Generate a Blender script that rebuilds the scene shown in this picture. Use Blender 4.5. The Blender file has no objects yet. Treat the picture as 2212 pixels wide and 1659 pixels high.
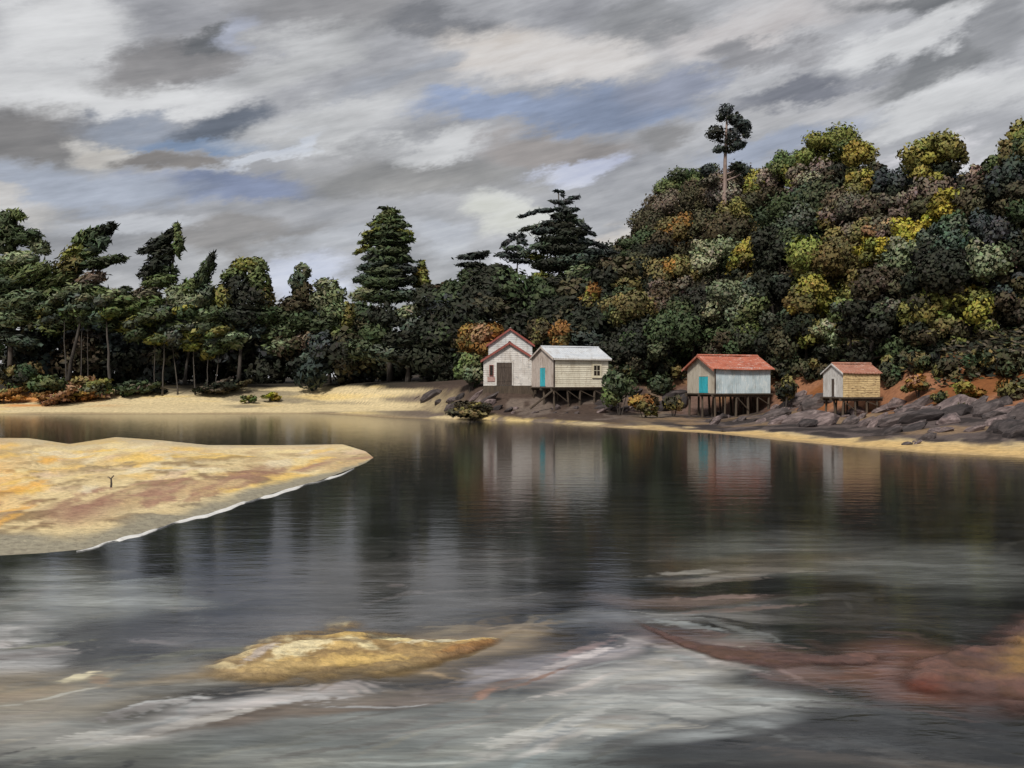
import bpy, bmesh, math, random
import numpy as np
from mathutils import Vector, Matrix, Quaternion

random.seed(11)
rng = np.random.default_rng(7)
SC = bpy.context.scene
COL = SC.collection

# ------------------------------------------------------------------ camera
CAM_H = 4.5
FPX = 995.0                      # focal length in pixels of a 1024 px wide frame
cam_d = bpy.data.cameras.new('camera')
cam_d.sensor_width = 36.0
cam_d.lens = FPX / 1024.0 * 36.0
cam_d.clip_start = 0.1
cam_d.clip_end = 8000
cam = bpy.data.objects.new('camera', cam_d)
COL.objects.link(cam)
cam.location = (0, 0, CAM_H)
cam.rotation_euler = (math.radians(90), 0, 0)
SC.camera = cam

# ------------------------------------------------------------------ world, sun, exposure
SUN_EL = math.radians(46)
SUN_ROT = math.radians(203)
sun_dir = Vector((math.sin(SUN_ROT) * math.cos(SUN_EL), math.cos(SUN_ROT) * math.cos(SUN_EL), math.sin(SUN_EL)))
SC.view_settings.view_transform = 'Standard'
SC.view_settings.look = 'None'
SC.view_settings.exposure = 0.0
SC.view_settings.gamma = 1.0
SC.view_settings.use_curve_mapping = False
SC.cycles.use_denoising = True
SC.cycles.max_bounces = 6
SC.cycles.diffuse_bounces = 3
SC.cycles.glossy_bounces = 3
SC.cycles.transmission_bounces = 2
SC.cycles.transparent_max_bounces = 4

sd = bpy.data.lights.new('sun', 'SUN')
sd.energy = 3.2
sd.angle = math.radians(10)
sd.color = (1.0, 0.94, 0.84)
sun = bpy.data.objects.new('sun', sd)
COL.objects.link(sun)
sun.location = (-20, -20, 60)
sun.rotation_euler = (-sun_dir).to_track_quat('-Z', 'Y').to_euler()


def lin(c):
    """sRGB 0..255 -> linear"""
    if not isinstance(c, (tuple, list)):
        c = (c, c, c)
    out = []
    for v in c:
        v = v / 255.0
        out.append(v / 12.92 if v <= 0.04045 else ((v + 0.055) / 1.055) ** 2.4)
    return tuple(out)


# clouds: centre and half-size in a 2212 px wide frame, tilt in degrees, colour
CLOUDS = [
    (110, 50, 150, 60, 15, 212), (60, 180, 170, 50, 5, 205), (250, 208, 240, 32, 9, 216), (320, 122, 150, 45, 15, (138, 134, 132)),
    (450, 76, 70, 18, 8, 112), (530, 68, 70, 22, 20, (165, 170, 187)), (720, 28, 190, 55, 0, (148, 146, 146)),
    (950, 62, 110, 42, -5, (128, 128, 131)), (640, 125, 190, 40, 15, 186), (1070, 122, 150, 50, 5, (212, 203, 194)),
    (485, 256, 120, 32, 15, (100, 106, 118)), (430, 300, 150, 16, 5, (120, 142, 176)), (250, 278, 140, 30, 6, (148, 156, 172)),
    (70, 300, 150, 52, 10, (130, 125, 121)), (270, 316, 95, 24, -3, (203, 198, 190)), (720, 268, 200, 38, 10, 192),
    (565, 322, 120, 16, 25, (200, 205, 215)), (540, 393, 190, 26, 3, (128, 140, 174)), (190, 395, 230, 32, 0, (162, 170, 187)),
    (410, 340, 80, 16, 0, (134, 126, 119)), (910, 368, 290, 54, 0, (147, 144, 140)), (1070, 245, 150, 22, -2, (140, 157, 192)),
    (930, 303, 130, 22, 5, 204), (560, 502, 180, 34, 2, (146, 141, 138)), (1085, 468, 90, 38, -10, (212, 212, 202)),
    (1220, 140, 190, 44, 3, (214, 208, 203)), (1390, 45, 140, 45, 10, (146, 146, 147)), (1610, 62, 190, 40, 5, (200, 194, 192)),
    (1310, 232, 220, 34, 4, (132, 146, 176)), (1490, 172, 170, 24, 12, (144, 150, 170)), (1790, 166, 190, 20, 6, (124, 125, 134)),
    (1990, 152, 120, 32, 15, 128), (2000, 8, 170, 22, -5, 116), (1950, 86, 130, 34, 20, 212), (2040, 218, 160, 40, 5, 208),
    (1200, 316, 150, 34, 0, (158, 149, 143)), (1440, 282, 95, 30, 10, (141, 138, 136)), (1710, 292, 160, 24, 15, (156, 165, 186)),
    (2090, 342, 80, 36, 0, (222, 218, 222)), (1235, 362, 80, 20, 15, (194, 199, 220)), (640, 600, 90, 50, 0, (200, 206, 226)),
    (1330, 515, 60, 34, 0, (202, 192, 182)), (1160, 580, 70, 40, 0, (205, 205, 215)), (1680, 105, 120, 22, -10, (150, 148, 150)),
    (2130, 60, 60, 60, 0, (150, 150, 152)), (300, 470, 160, 20, 3, (182, 184, 190)), (860, 175, 130, 20, 20, (165, 168, 176)),
    (760, 520, 140, 24, 3, (172, 174, 180)), (20, 430, 120, 24, 0, (190, 186, 182)), (950, 520, 90, 26, 0, (185, 188, 196)),
]


def build_world():
    w = bpy.data.worlds.new('World')
    SC.world = w
    w.use_nodes = True
    w.cycles.sampling_method = 'NONE'
    nt = w.node_tree
    nt.nodes.clear()
    N = lambda t: nt.nodes.new(t)
    L = nt.links.new
    out = N('ShaderNodeOutputWorld')
    sky = N('ShaderNodeTexSky')
    sky.sky_type = 'NISHITA'
    sky.sun_disc = False
    sky.sun_elevation = SUN_EL
    sky.sun_rotation = SUN_ROT
    bsky = N('ShaderNodeBackground')
    bsky.inputs['Strength'].default_value = 0.1
    L(sky.outputs[0], bsky.inputs[0])
    tc = N('ShaderNodeTexCoord')
    sep = N('ShaderNodeSeparateXYZ')
    L(tc.outputs['Generated'], sep.inputs[0])

    def math_(op, a, b=None):
        m = N('ShaderNodeMath')
        m.operation = op
        for i, v in enumerate((a, b)):
            if v is None:
                continue
            if isinstance(v, (int, float)):
                m.inputs[i].default_value = v
            else:
                L(v, m.inputs[i])
        return m.outputs[0]
    az = math_('ARCTAN2', sep.outputs[0], sep.outputs[1])
    el = math_('ARCSINE', sep.outputs[2])
    comb = N('ShaderNodeCombineXYZ')
    L(az, comb.inputs[0])
    L(el, comb.inputs[1])
    P = comb.outputs[0]

    def mapping(vec, scale, rot=0.0, loc=(0, 0, 0), typ='POINT'):
        m = N('ShaderNodeMapping')
        m.vector_type = typ
        m.inputs['Location'].default_value = loc
        m.inputs['Rotation'].default_value = (0, 0, rot)
        m.inputs['Scale'].default_value = scale
        L(vec, m.inputs['Vector'])
        return m.outputs[0]

    def noise(vec, scale, detail=4, rough=0.55, dist=0.0, color=False):
        n = N('ShaderNodeTexNoise')
        n.inputs['Scale'].default_value = scale
        n.inputs['Detail'].default_value = detail
        n.inputs['Roughness'].default_value = rough
        n.inputs['Distortion'].default_value = dist
        L(vec, n.inputs['Vector'])
        return n.outputs['Color' if color else 'Fac']

    def vmath(op, a, b):
        m = N('ShaderNodeVectorMath')
        m.operation = op
        for i, v in enumerate((a, b)):
            if isinstance(v, tuple):
                m.inputs[i].default_value = v
            else:
                L(v, m.inputs[i])
        return m.outputs[0]
    PR = mapping(P, (1, 1, 1), math.radians(-13))
    # wind-drawn warp of the cloud field
    wn = noise(mapping(PR, (5.0, 13.0, 1)), 1.0, 3, 0.5, 0.0, True)
    warp = vmath('MULTIPLY', vmath('SUBTRACT', wn, (0.5, 0.5, 0.5)), (0.20, 0.075, 0.0))
    wn2 = noise(mapping(PR, (24.0, 60.0, 1)), 1.0, 4, 0.7, 0.0, True)
    warp2 = vmath('MULTIPLY', vmath('SUBTRACT', wn2, (0.5, 0.5, 0.5)), (0.06, 0.030, 0.0))
    Q = vmath('ADD', vmath('ADD', P, warp), warp2)

    def ramp(fac, stops):
        r = N('ShaderNodeValToRGB')
        r.color_ramp.elements[0].position = stops[0][0]
        r.color_ramp.elements[0].color = (*lin(stops[0][1]), 1)
        r.color_ramp.elements[1].position = stops[-1][0]
        r.color_ramp.elements[1].color = (*lin(stops[-1][1]), 1)
        for p, c in stops[1:-1]:
            e = r.color_ramp.elements.new(p)
            e.color = (*lin(c), 1)
        L(fac, r.inputs[0])
        return r.outputs[0]

    def mix(fac, a, b, mode='MIX'):
        m = N('ShaderNodeMix')
        m.data_type = 'RGBA'
        m.blend_type = mode
        if isinstance(fac, (int, float)):
            m.inputs[0].default_value = fac
        else:
            L(fac, m.inputs[0])
        for i, v in ((6, a), (7, b)):
            if isinstance(v, tuple):
                m.inputs[i].default_value = (*v, 1)
            else:
                L(v, m.inputs[i])
        return m.outputs[2]
    base = noise(mapping(Q, (3.0, 9.0, 1), math.radians(-8)), 1.0, 4, 0.55, 0.0)
    col = ramp(base, [(0.25, (132, 131, 133)), (0.42, (158, 158, 161)), (0.55, (178, 178, 180)), (0.75, (206, 203, 201))])
    for (x, y, rx, ry, a, c) in CLOUDS:
        u = x * 0.46293 - 512
        v = 384 - y * 0.46293
        caz = math.atan(u / FPX)
        cel = math.atan(v / math.hypot(FPX, u))
        g = N('ShaderNodeTexGradient')
        g.gradient_type = 'SPHERICAL'
        L(mapping(Q, (rx * 1.35 * 0.46293 / FPX, ry * 1.5 * 0.46293 / FPX, 1), math.radians(a), (caz, cel, 0), 'TEXTURE'), g.inputs[0])
        mr = N('ShaderNodeMapRange')
        mr.interpolation_type = 'SMOOTHSTEP'
        mr.inputs['From Min'].default_value = 0.0
        mr.inputs['From Max'].default_value = 0.62
        mr.inputs['To Max'].default_value = 0.96
        L(g.outputs['Fac'], mr.inputs['Value'])
        if not isinstance(c, int):
            mean = sum(c) / 3
            c = tuple(v * 0.7 + mean * 0.3 for v in c)
        col = mix(mr.outputs[0], col, lin(c))
    # ragged dry-brush streaks in the cloud sheets
    st = noise(mapping(PR, (11.0, 75.0, 1)), 1.0, 5, 0.68, 0.0)
    col = mix(0.30, col, ramp(st, [(0.3, 128), (0.5, 188), (0.72, 232)]), 'OVERLAY')
    md = noise(mapping(PR, (10.0, 32.0, 1)), 1.0, 3, 0.55, 0.0)
    col = mix(0.3, col, ramp(md, [(0.3, 140), (0.5, 188), (0.7, 226)]), 'OVERLAY')
    bc = N('ShaderNodeBrightContrast')
    bc.inputs['Bright'].default_value = 0.015
    bc.inputs['Contrast'].default_value = 0.09
    L(col, bc.inputs[0])
    col = bc.outputs[0]
    bcl = N('ShaderNodeBackground')
    bcl.inputs['Strength'].default_value = 1.0
    L(col, bcl.inputs[0])
    ms = N('ShaderNodeMixShader')
    ms.inputs[0].default_value = 0.92
    L(bsky.outputs[0], ms.inputs[1])
    L(bcl.outputs[0], ms.inputs[2])
    L(ms.outputs[0], out.inputs[0])


build_world()

# ------------------------------------------------------------------ helpers
K = 0.46293                       # 2212 px working frame -> 1024 px frame


def P3(dx, dy, D):
    """point at depth D seen at (dx, dy) of the 2212 px working frame"""
    return Vector(((dx * K - 512) / FPX * D, D, CAM_H + (384 - dy * K) / FPX * D))


def MPP(D):                       # metres per working pixel at depth D
    return K * D / FPX


def tag(o, label=None, cat=None, group=None, kind=None):
    if label:
        o['label'] = label
    if cat:
        o['category'] = cat
    if group:
        o['group'] = group
    if kind:
        o['kind'] = kind
    return o


def empty(name, loc=(0, 0, 0), rz=0.0):
    o = bpy.data.objects.new(name, None)
    o.empty_display_size = 0.3
    COL.objects.link(o)
    o.location = loc
    o.rotation_euler = (0, 0, rz)
    return o


def mesh_np(name, V, F, col=None, mat=None, smooth=False):
    V = np.ascontiguousarray(V, np.float32)
    F = np.ascontiguousarray(F, np.int32)
    n = F.shape[1]
    me = bpy.data.meshes.new(name)
    me.vertices.add(len(V))
    me.vertices.foreach_set('co', V.ravel())
    me.loops.add(F.size)
    me.loops.foreach_set('vertex_index', F.ravel())
    me.polygons.add(len(F))
    me.polygons.foreach_set('loop_start', np.arange(0, F.size, n, dtype=np.int32))
    me.polygons.foreach_set('loop_total', np.full(len(F), n, np.int32))
    if smooth:
        me.polygons.foreach_set('use_smooth', np.ones(len(F), bool))
    me.update(calc_edges=True)
    if col is not None:
        a = me.color_attributes.new('Col', 'FLOAT_COLOR', 'POINT')
        c4 = np.ones((len(V), 4), np.float32)
        c4[:, :3] = col
        a.data.foreach_set('color', c4.ravel())
    if mat:
        me.materials.append(mat)
    return me


def link(name, me, parent=None):
    o = bpy.data.objects.new(name, me)
    COL.objects.link(o)
    if parent:
        o.parent = parent
    return o


class MB:
    """collects boxes / prisms / tubes; build() links them as one mesh object"""

    def __init__(self):
        self.bm = bmesh.new()

    def box(self, x0, x1, y0, y1, z0, z1):
        return self.hexa([(x0, y0, z0), (x1, y0, z0), (x1, y1, z0), (x0, y1, z0), (x0, y0, z1), (x1, y0, z1), (x1, y1, z1), (x0, y1, z1)])

    def hexa(self, p):
        v = [self.bm.verts.new(q) for q in p]
        for f in ((3, 2, 1, 0), (4, 5, 6, 7), (0, 1, 5, 4), (1, 2, 6, 5), (2, 3, 7, 6), (3, 0, 4, 7)):
            self.bm.faces.new([v[i] for i in f])

    def prism(self, poly, ax, d0, d1):
        """extrude a 2-D polygon along axis ax (0: poly in yz, 1: poly in xz)"""
        mk = (lambda p, d: (d, p[0], p[1])) if ax == 0 else (lambda p, d: (p[0], d, p[1]))
        a = [self.bm.verts.new(mk(p, d0)) for p in poly]
        b = [self.bm.verts.new(mk(p, d1)) for p in poly]
        self.bm.faces.new(a)
        self.bm.faces.new(b[::-1])
        n = len(poly)
        for i in range(n):
            self.bm.faces.new([a[i], b[i], b[(i + 1) % n], a[(i + 1) % n]])

    def tube(self, pts, radii, seg=7, cap=True):
        pts = [Vector(p) for p in pts]
        rings = []
        for i, p in enumerate(pts):
            d = (pts[min(i + 1, len(pts) - 1)] - pts[max(i - 1, 0)]).normalized()
            r = Vector((1, 0, 0)) if abs(d.x) < 0.9 else Vector((0, 1, 0))
            s = d.cross(r).normalized()
            t = d.cross(s)
            rings.append([self.bm.verts.new(p + (s * math.cos(k * 2 * math.pi / seg) + t * math.sin(k * 2 * math.pi / seg)) * radii[i]) for k in range(seg)])
        for a, b in zip(rings, rings[1:]):
            for k in range(seg):
                self.bm.faces.new([a[k], a[(k + 1) % seg], b[(k + 1) % seg], b[k]])
        if cap:
            self.bm.faces.new(rings[0][::-1])
            self.bm.faces.new(rings[-1])

    def mesh(self, name, mat, smooth=False, bevel=0.0):
        bmesh.ops.recalc_face_normals(self.bm, faces=self.bm.faces)
        if bevel:
            bmesh.ops.bevel(self.bm, geom=self.bm.edges[:], offset=bevel, segments=1, affect='EDGES')
        me = bpy.data.meshes.new(name)
        self.bm.to_mesh(me)
        self.bm.free()
        if smooth:
            me.polygons.foreach_set('use_smooth', np.ones(len(me.polygons), bool))
        me.materials.append(mat)
        return me

    def build(self, name, mat, parent=None, smooth=False, bevel=0.0):
        return link(name, self.mesh(name, mat, smooth, bevel), parent)


# ---- value noise for terrain and colours
_perm = np.random.default_rng(3).permutation(4096).astype(np.int64)
_val = np.random.default_rng(4).random(4096)


def vnoise(x, y, seed=0):
    xi = np.floor(x).astype(np.int64)
    yi = np.floor(y).astype(np.int64)
    fx = x - xi
    fy = y - yi
    fx = fx * fx * (3 - 2 * fx)
    fy = fy * fy * (3 - 2 * fy)

    def h(i, j):
        return _val[_perm[(_perm[(i + seed * 131) & 4095] + j) & 4095]]
    return (h(xi, yi) * (1 - fx) + h(xi + 1, yi) * fx) * (1 - fy) + (h(xi, yi + 1) * (1 - fx) + h(xi + 1, yi + 1) * fx) * fy


def fbm(x, y, oct=4, seed=0, rough=0.5):
    s = 0.0
    a = 1.0
    t = 0.0
    for o in range(oct):
        s = s + a * vnoise(x * 2 ** o, y * 2 ** o, seed + o * 7)
        t += a
        a *= rough
    return s / t


def sstep(a, b, x):
    t = np.clip((x - a) / (b - a), 0, 1)
    return t * t * (3 - 2 * t)


# ------------------------------------------------------------------ materials
def new_mat(name):
    m = bpy.data.materials.new(name)
    m.use_nodes = True
    nt = m.node_tree
    nt.nodes.clear()
    out = nt.nodes.new('ShaderNodeOutputMaterial')
    b = nt.nodes.new('ShaderNodeBsdfPrincipled')
    nt.links.new(b.outputs[0], out.inputs[0])
    return m, nt, b, out


def nnode(nt, vec, scale, detail=5, rough=0.6, dist=0.0):
    n = nt.nodes.new('ShaderNodeTexNoise')
    n.inputs['Scale'].default_value = scale
    n.inputs['Detail'].default_value = detail
    n.inputs['Roughness'].default_value = rough
    n.inputs['Distortion'].default_value = dist
    if vec is not None:
        nt.links.new(vec, n.inputs['Vector'])
    return n


def nmap(nt, src, scale, rot=(0, 0, 0)):
    m = nt.nodes.new('ShaderNodeMapping')
    m.inputs['Scale'].default_value = scale
    m.inputs['Rotation'].default_value = rot
    nt.links.new(src, m.inputs['Vector'])
    return m.outputs[0]


def nramp(nt, fac, stops):
    r = nt.nodes.new('ShaderNodeValToRGB')
    el = r.color_ramp.elements
    el[0].position, el[0].color = stops[0][0], (*stops[0][1], 1)
    el[1].position, el[1].color = stops[-1][0], (*stops[-1][1], 1)
    for p, c in stops[1:-1]:
        e = el.new(p)
        e.color = (*c, 1)
    nt.links.new(fac, r.inputs[0])
    return r.outputs[0]


def nmix(nt, fac, a, b, mode='MIX'):
    m = nt.nodes.new('ShaderNodeMix')
    m.data_type = 'RGBA'
    m.blend_type = mode
    if isinstance(fac, (int, float)):
        m.inputs[0].default_value = fac
    else:
        nt.links.new(fac, m.inputs[0])
    for i, v in ((6, a), (7, b)):
        if isinstance(v, tuple):
            m.inputs[i].default_value = (*v, 1)
        else:
            nt.links.new(v, m.inputs[i])
    return m.outputs[2]


def painted(name, c1, c2, c3=None, scale=1.5, stretch=(1, 1, 1), rough=0.75, bump=0.15, wear=0.5):
    """weathered paint or timber: two tones in ragged streaks, a third as worn spots"""
    m, nt, b, out = new_mat(name)
    tc = nt.nodes.new('ShaderNodeTexCoord')
    v = nmap(nt, tc.outputs['Object'], stretch)
    n1 = nnode(nt, v, scale, 6, 0.65, 0.4)
    c = nramp(nt, n1.outputs['Fac'], [(0.35, c1), (0.65, c2)])
    if c3:
        n2 = nnode(nt, v, scale * 2.7, 6, 0.7, 0.8)
        f = nramp(nt, n2.outputs['Fac'], [(wear, (0, 0, 0)), (min(wear + 0.12, 1), (1, 1, 1))])
        c = nmix(nt, f, c, c3)
    # grime blotches and rain streaks
    n4 = nnode(nt, nmap(nt, tc.outputs['Object'], (1.1, 1.1, 0.45)), 0.9, 5, 0.6, 0.5)
    c = nmix(nt, 1.0, c, nramp(nt, n4.outputs['Fac'], [(0.30, (0.76, 0.72, 0.68)), (0.46, (0.98, 0.97, 0.96)), (0.7, (1.08, 1.08, 1.08))]), 'MULTIPLY')
    n5 = nnode(nt, nmap(nt, tc.outputs['Object'], (5.0, 5.0, 0.35)), 1.0, 4, 0.6)
    c = nmix(nt, 1.0, c, nramp(nt, n5.outputs['Fac'], [(0.33, (0.78, 0.75, 0.72)), (0.45, (1, 1, 1))]), 'MULTIPLY')
    nt.links.new(c, b.inputs['Base Color'])
    b.inputs['Roughness'].default_value = rough
    bp = nt.nodes.new('ShaderNodeBump')
    bp.inputs['Strength'].default_value = bump
    bp.inputs['Distance'].default_value = 0.05
    n3 = nnode(nt, v, scale * 9, 4, 0.6)
    nt.links.new(n3.outputs['Fac'], bp.inputs['Height'])
    nt.links.new(bp.outputs[0], b.inputs['Normal'])
    return m


def foliage_mat():
    m, nt, b, out = new_mat('foliage')
    at = nt.nodes.new('ShaderNodeAttribute')
    at.attribute_name = 'Col'
    nt.links.new(at.outputs['Color'], b.inputs['Base Color'])
    b.inputs['Roughness'].default_value = 0.7
    b.inputs['Specular IOR Level'].default_value = 0.25
    return m


FOL = foliage_mat()


def earth_mat(name, bump=0.4, rough=0.9, scale=2.0, spec=0.2, film=False):
    m, nt, b, out = new_mat(name)
    at = nt.nodes.new('ShaderNodeAttribute')
    at.attribute_name = 'Col'
    tc = nt.nodes.new('ShaderNodeTexCoord')
    n = nnode(nt, nmap(nt, tc.outputs['Object'], (1, 1, 1)), scale, 8, 0.65, 0.3)
    f = nramp(nt, n.outputs['Fac'], [(0.3, (0.62, 0.60, 0.60)), (0.5, (0.95, 0.95, 0.95)), (0.72, (1.25, 1.24, 1.2))])
    c = nmix(nt, 1.0, at.outputs['Color'], f, 'MULTIPLY')
    nt.links.new(c, b.inputs['Base Color'])
    b.inputs['Roughness'].default_value = rough
    b.inputs['Specular IOR Level'].default_value = spec
    bp = nt.nodes.new('ShaderNodeBump')
    bp.inputs['Strength'].default_value = bump
    bp.inputs['Distance'].default_value = 0.12
    nt.links.new(n.outputs['Fac'], bp.inputs['Height'])
    nt.links.new(bp.outputs[0], b.inputs['Normal'])
    if film:                      # sand thinning out into the shallow water around it
        tr = nt.nodes.new('ShaderNodeBsdfTransparent')
        mx = nt.nodes.new('ShaderNodeMixShader')
        cv = nt.nodes.new('ShaderNodeAttribute')
        cv.attribute_name = 'Cover'
        nt.links.new(cv.outputs['Fac'], mx.inputs[0])
        nt.links.new(tr.outputs[0], mx.inputs[1])
        nt.links.new(b.outputs[0], mx.inputs[2])
        nt.links.new(mx.outputs[0], out.inputs[0])
    return m


EARTH = earth_mat('earth')
SAND = earth_mat('sand', 0.8, 0.9, 4.0)
WETSAND = earth_mat('wet_sand', 0.35, 0.45, 5.0, 0.5)
SHOAL = earth_mat('shoal_sand', 0.6, 0.8, 5.0, 0.3, True)
MUD = earth_mat('shoal_mud', 0.35, 0.5, 5.0, 0.4, True)
BARK = painted('bark', (0.05, 0.042, 0.036), (0.10, 0.085, 0.075), (0.03, 0.025, 0.02), 1.2, (3, 3, 0.5), 0.9, 0.4, 0.55)
PALE_BARK = painted('pale_bark', (0.045, 0.040, 0.036), (0.10, 0.088, 0.080), (0.03, 0.026, 0.023), 1.2, (3, 3, 0.5), 0.9, 0.4, 0.55)
PINK_BARK = painted('pink_bark', (0.26, 0.19, 0.17), (0.38, 0.29, 0.26), (0.15, 0.11, 0.10), 1.0, (3, 3, 0.5), 0.9, 0.4, 0.55)

# ------------------------------------------------------------------ terrain
U_ = [-3000, 0, 400, 700, 850, 960, 1050, 1150, 1230, 1320, 1420, 1560, 1700, 1840, 2000, 2212, 3500]
YS_ = [170, 150, 150, 152, 134, 127, 122, 117, 111, 104, 97, 90, 79, 71, 65, 60, 45]          # far waterline depth
B_ = [12, 9, 9, 9, 10, 6, 4, 7, 10, 18, 32, 42, 42, 39, 32, 26, 20]                           # beach width
HB_ = [0.9, 0.9, 0.9, 0.9, 0.8, 0.7, 0.8, 0.9, 0.9, 0.7, 0.6, 0.35, 1.2, 1.2, 2.1, 2.3, 2.3]   # beach height
W_ = [20, 18, 18, 18, 16, 12, 8, 12, 15, 15, 11, 9, 9, 9, 12, 14, 18]                      # bank width
H_ = [4.3, 4.2, 4.3, 4.5, 4.6, 4.4, 4.3, 4.2, 4.2, 4.3, 4.5, 4.8, 5.0, 5.0, 5.4, 5.4, 5.4]    # bank height
SL_ = [0.02, 0.02, 0.02, 0.02, 0.03, 0.04, 0.05, 0.06, 0.10, 0.20, 0.34, 0.45, 0.45, 0.45, 0.45, 0.42, 0.3]


def prof(x, y):
    yy = np.maximum(y, 20.0)
    u = (x / yy * FPX + 512) / K
    I = lambda t: np.interp(u, U_, t)
    return u, I(YS_), I(B_), I(HB_), I(W_), I(H_), I(SL_)


def ground_h(x, y):
    x = np.asarray(x, float)
    y = np.asarray(y, float)
    u, ys, b, hb, w, H, sl = prof(x, y)
    wob = (fbm(x * 0.09, y * 0.05, 3, 5) - 0.5) * 6.0
    t = y - ys + wob * 0.6
    z = np.where(t < 0, np.maximum(t * 0.06, -1.5), hb * np.clip(t / b, 0, 1) ** 0.8)
    z = z + (H - hb) * sstep(0, 1, (t - b) / w)
    hill = np.clip(t - b - w * 0.8, 0, 90) * sl
    z = z + hill
    rough = (fbm(x * 0.35, y * 0.35, 4, 9) - 0.5)
    z = z + rough * np.clip(t / 6, 0, 1) * np.interp(u, [850, 1000], [0.18, 0.5])
    # bank behind the viewer, where the photograph was taken from
    z = np.where(y < 8, np.maximum(z, 2.9 - np.maximum(y, -20) * 0.75 if True else z), z)
    z = np.where(y < 0, 2.9, z)
    return z


def gh(x, y):
    return float(ground_h(np.array([x]), np.array([y]))[0])


def grid_mesh(name, X, Y, Z, C, mat, smooth=True):
    nr, nc = X.shape
    V = np.stack([X, Y, Z], -1).reshape(-1, 3)
    i = np.arange(nr * nc).reshape(nr, nc)
    F = np.stack([i[:-1, :-1], i[:-1, 1:], i[1:, 1:], i[1:, :-1]], -1).reshape(-1, 4)
    return link(name, mesh_np(name, V, F, C.reshape(-1, 3), mat, smooth))


def mixc(c, col, f):
    return c * (1 - f[..., None]) + np.array(col) * f[..., None]


def disp_xy(x, y, z=0.0):
    yy = np.maximum(y, 3.0)
    return (x / yy * FPX + 512) / K, (384 - (z - CAM_H) / yy * FPX) / K


def build_ground():
    ss = np.concatenate([np.linspace(-3.2, -0.62, 26)[:-1], np.linspace(-0.62, 0.62, 420), np.linspace(0.62, 3.2, 26)[1:]])
    yy = np.concatenate([np.array([-400, -120, -40, -10, 0, 1, 2, 3, 4, 5, 6, 8, 12, 20, 32, 44]), np.arange(50, 230, 0.8), np.geomspace(231, 3000, 30)])
    S, Y = np.meshgrid(ss, yy)
    X = S * np.maximum(np.abs(Y), 60)
    Z = ground_h(X, Y)
    u, ys, b, hb, w, H, sl = prof(X, Y)
    t = Y - ys
    du, dv = disp_xy(X, Y, Z)
    nz = fbm(X * 0.12, Y * 0.12, 5, 21)
    nf = fbm(X * 0.5, Y * 0.35, 4, 31)
    left = sstep(1000, 850, du)
    nf = nf * (1 - left) + fbm(X * 0.07, Z * 1.6 + Y * 0.03, 4, 33) * left
    nz = nz * (1 - left) + fbm(X * 0.05 + 7, Z * 1.1 + Y * 0.02, 4, 35) * left
    C = np.zeros(X.shape + (3,)) + np.array((0.66, 0.54, 0.32))                       # pale dune sand
    C = mixc(C, (0.74, 0.56, 0.24), sstep(0.5, 0.62, nz) * 0.8)
    C = mixc(C, (0.26, 0.22, 0.155), sstep(0.52, 0.66, nf) * 0.85)
    C = mixc(C, (0.66, 0.30, 0.10), sstep(300, 150, du) * sstep(6, 13, t) * sstep(0.38, 0.5, nf))
    # grass and needle litter under the trees
    lit = sstep(0.62, 0.8, (t - b) / w + (nf - 0.5) * 0.6)
    C = mixc(C, (0.035, 0.030, 0.022), lit)
    # muddy brown bank by the boathouse
    mud = sstep(830, 1000, du + (nf - 0.5) * 160) * sstep(1500, 1330, du)
    C = mixc(C, (0.075, 0.052, 0.042), mud * sstep(1.0, 4.0, t + (nf - .5) * 4))
    C = mixc(C, (0.17, 0.135, 0.115), mud * sstep(0.5, 0.62, nf) * (1 - lit) * 0.8)
    # rocky grey foreshore to the right, sand strip at the water, rust earth above
    rk = sstep(1300, 1480, du)
    C = mixc(C, (0.105, 0.083, 0.080), rk * sstep(3.0, 7.0, t + (nf - .5) * 8))
    C = mixc(C, (0.035, 0.028, 0.028), rk * sstep(0.48, 0.56, nf) * sstep(3.0, 8.0, t) * 0.95)
    C = mixc(C, (0.30, 0.20, 0.11), rk * sstep(0.54, 0.62, nz) * sstep(4.0, 9.0, t) * 0.6)
    C = mixc(C, (0.60, 0.42, 0.19), sstep(1250, 1500, du) * sstep(6.5, 2.5, t + (nf - .5) * 6))
    er = rk * sstep(-0.15, 0.2, (t - b) / w + (nf - 0.5) * 0.9) * (0.25 + 0.75 * sstep(1640, 1720, du))
    C = mixc(C, (0.30, 0.14, 0.075), er)
    C = mixc(C, (0.22, 0.085, 0.03), er * sstep(0.48, 0.6, nz))
    hill = sstep(0.95, 1.25, (t - b) / w + (nf - 0.5) * 0.5)
    C = mixc(C, (0.03, 0.026, 0.018), hill * sstep(1150, 1300, du))
    # damp edge
    C = mixc(C, (0.30, 0.22, 0.13), sstep(1.6, 0.2, t + (nf - 0.5)) * 0.75)
    C = np.where((Y < 30)[..., None], np.array((0.16, 0.13, 0.09)), C)
    o = grid_mesh('ground', X, Y, Z, C, EARTH)
    tag(o, kind='structure')


build_ground()

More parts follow.
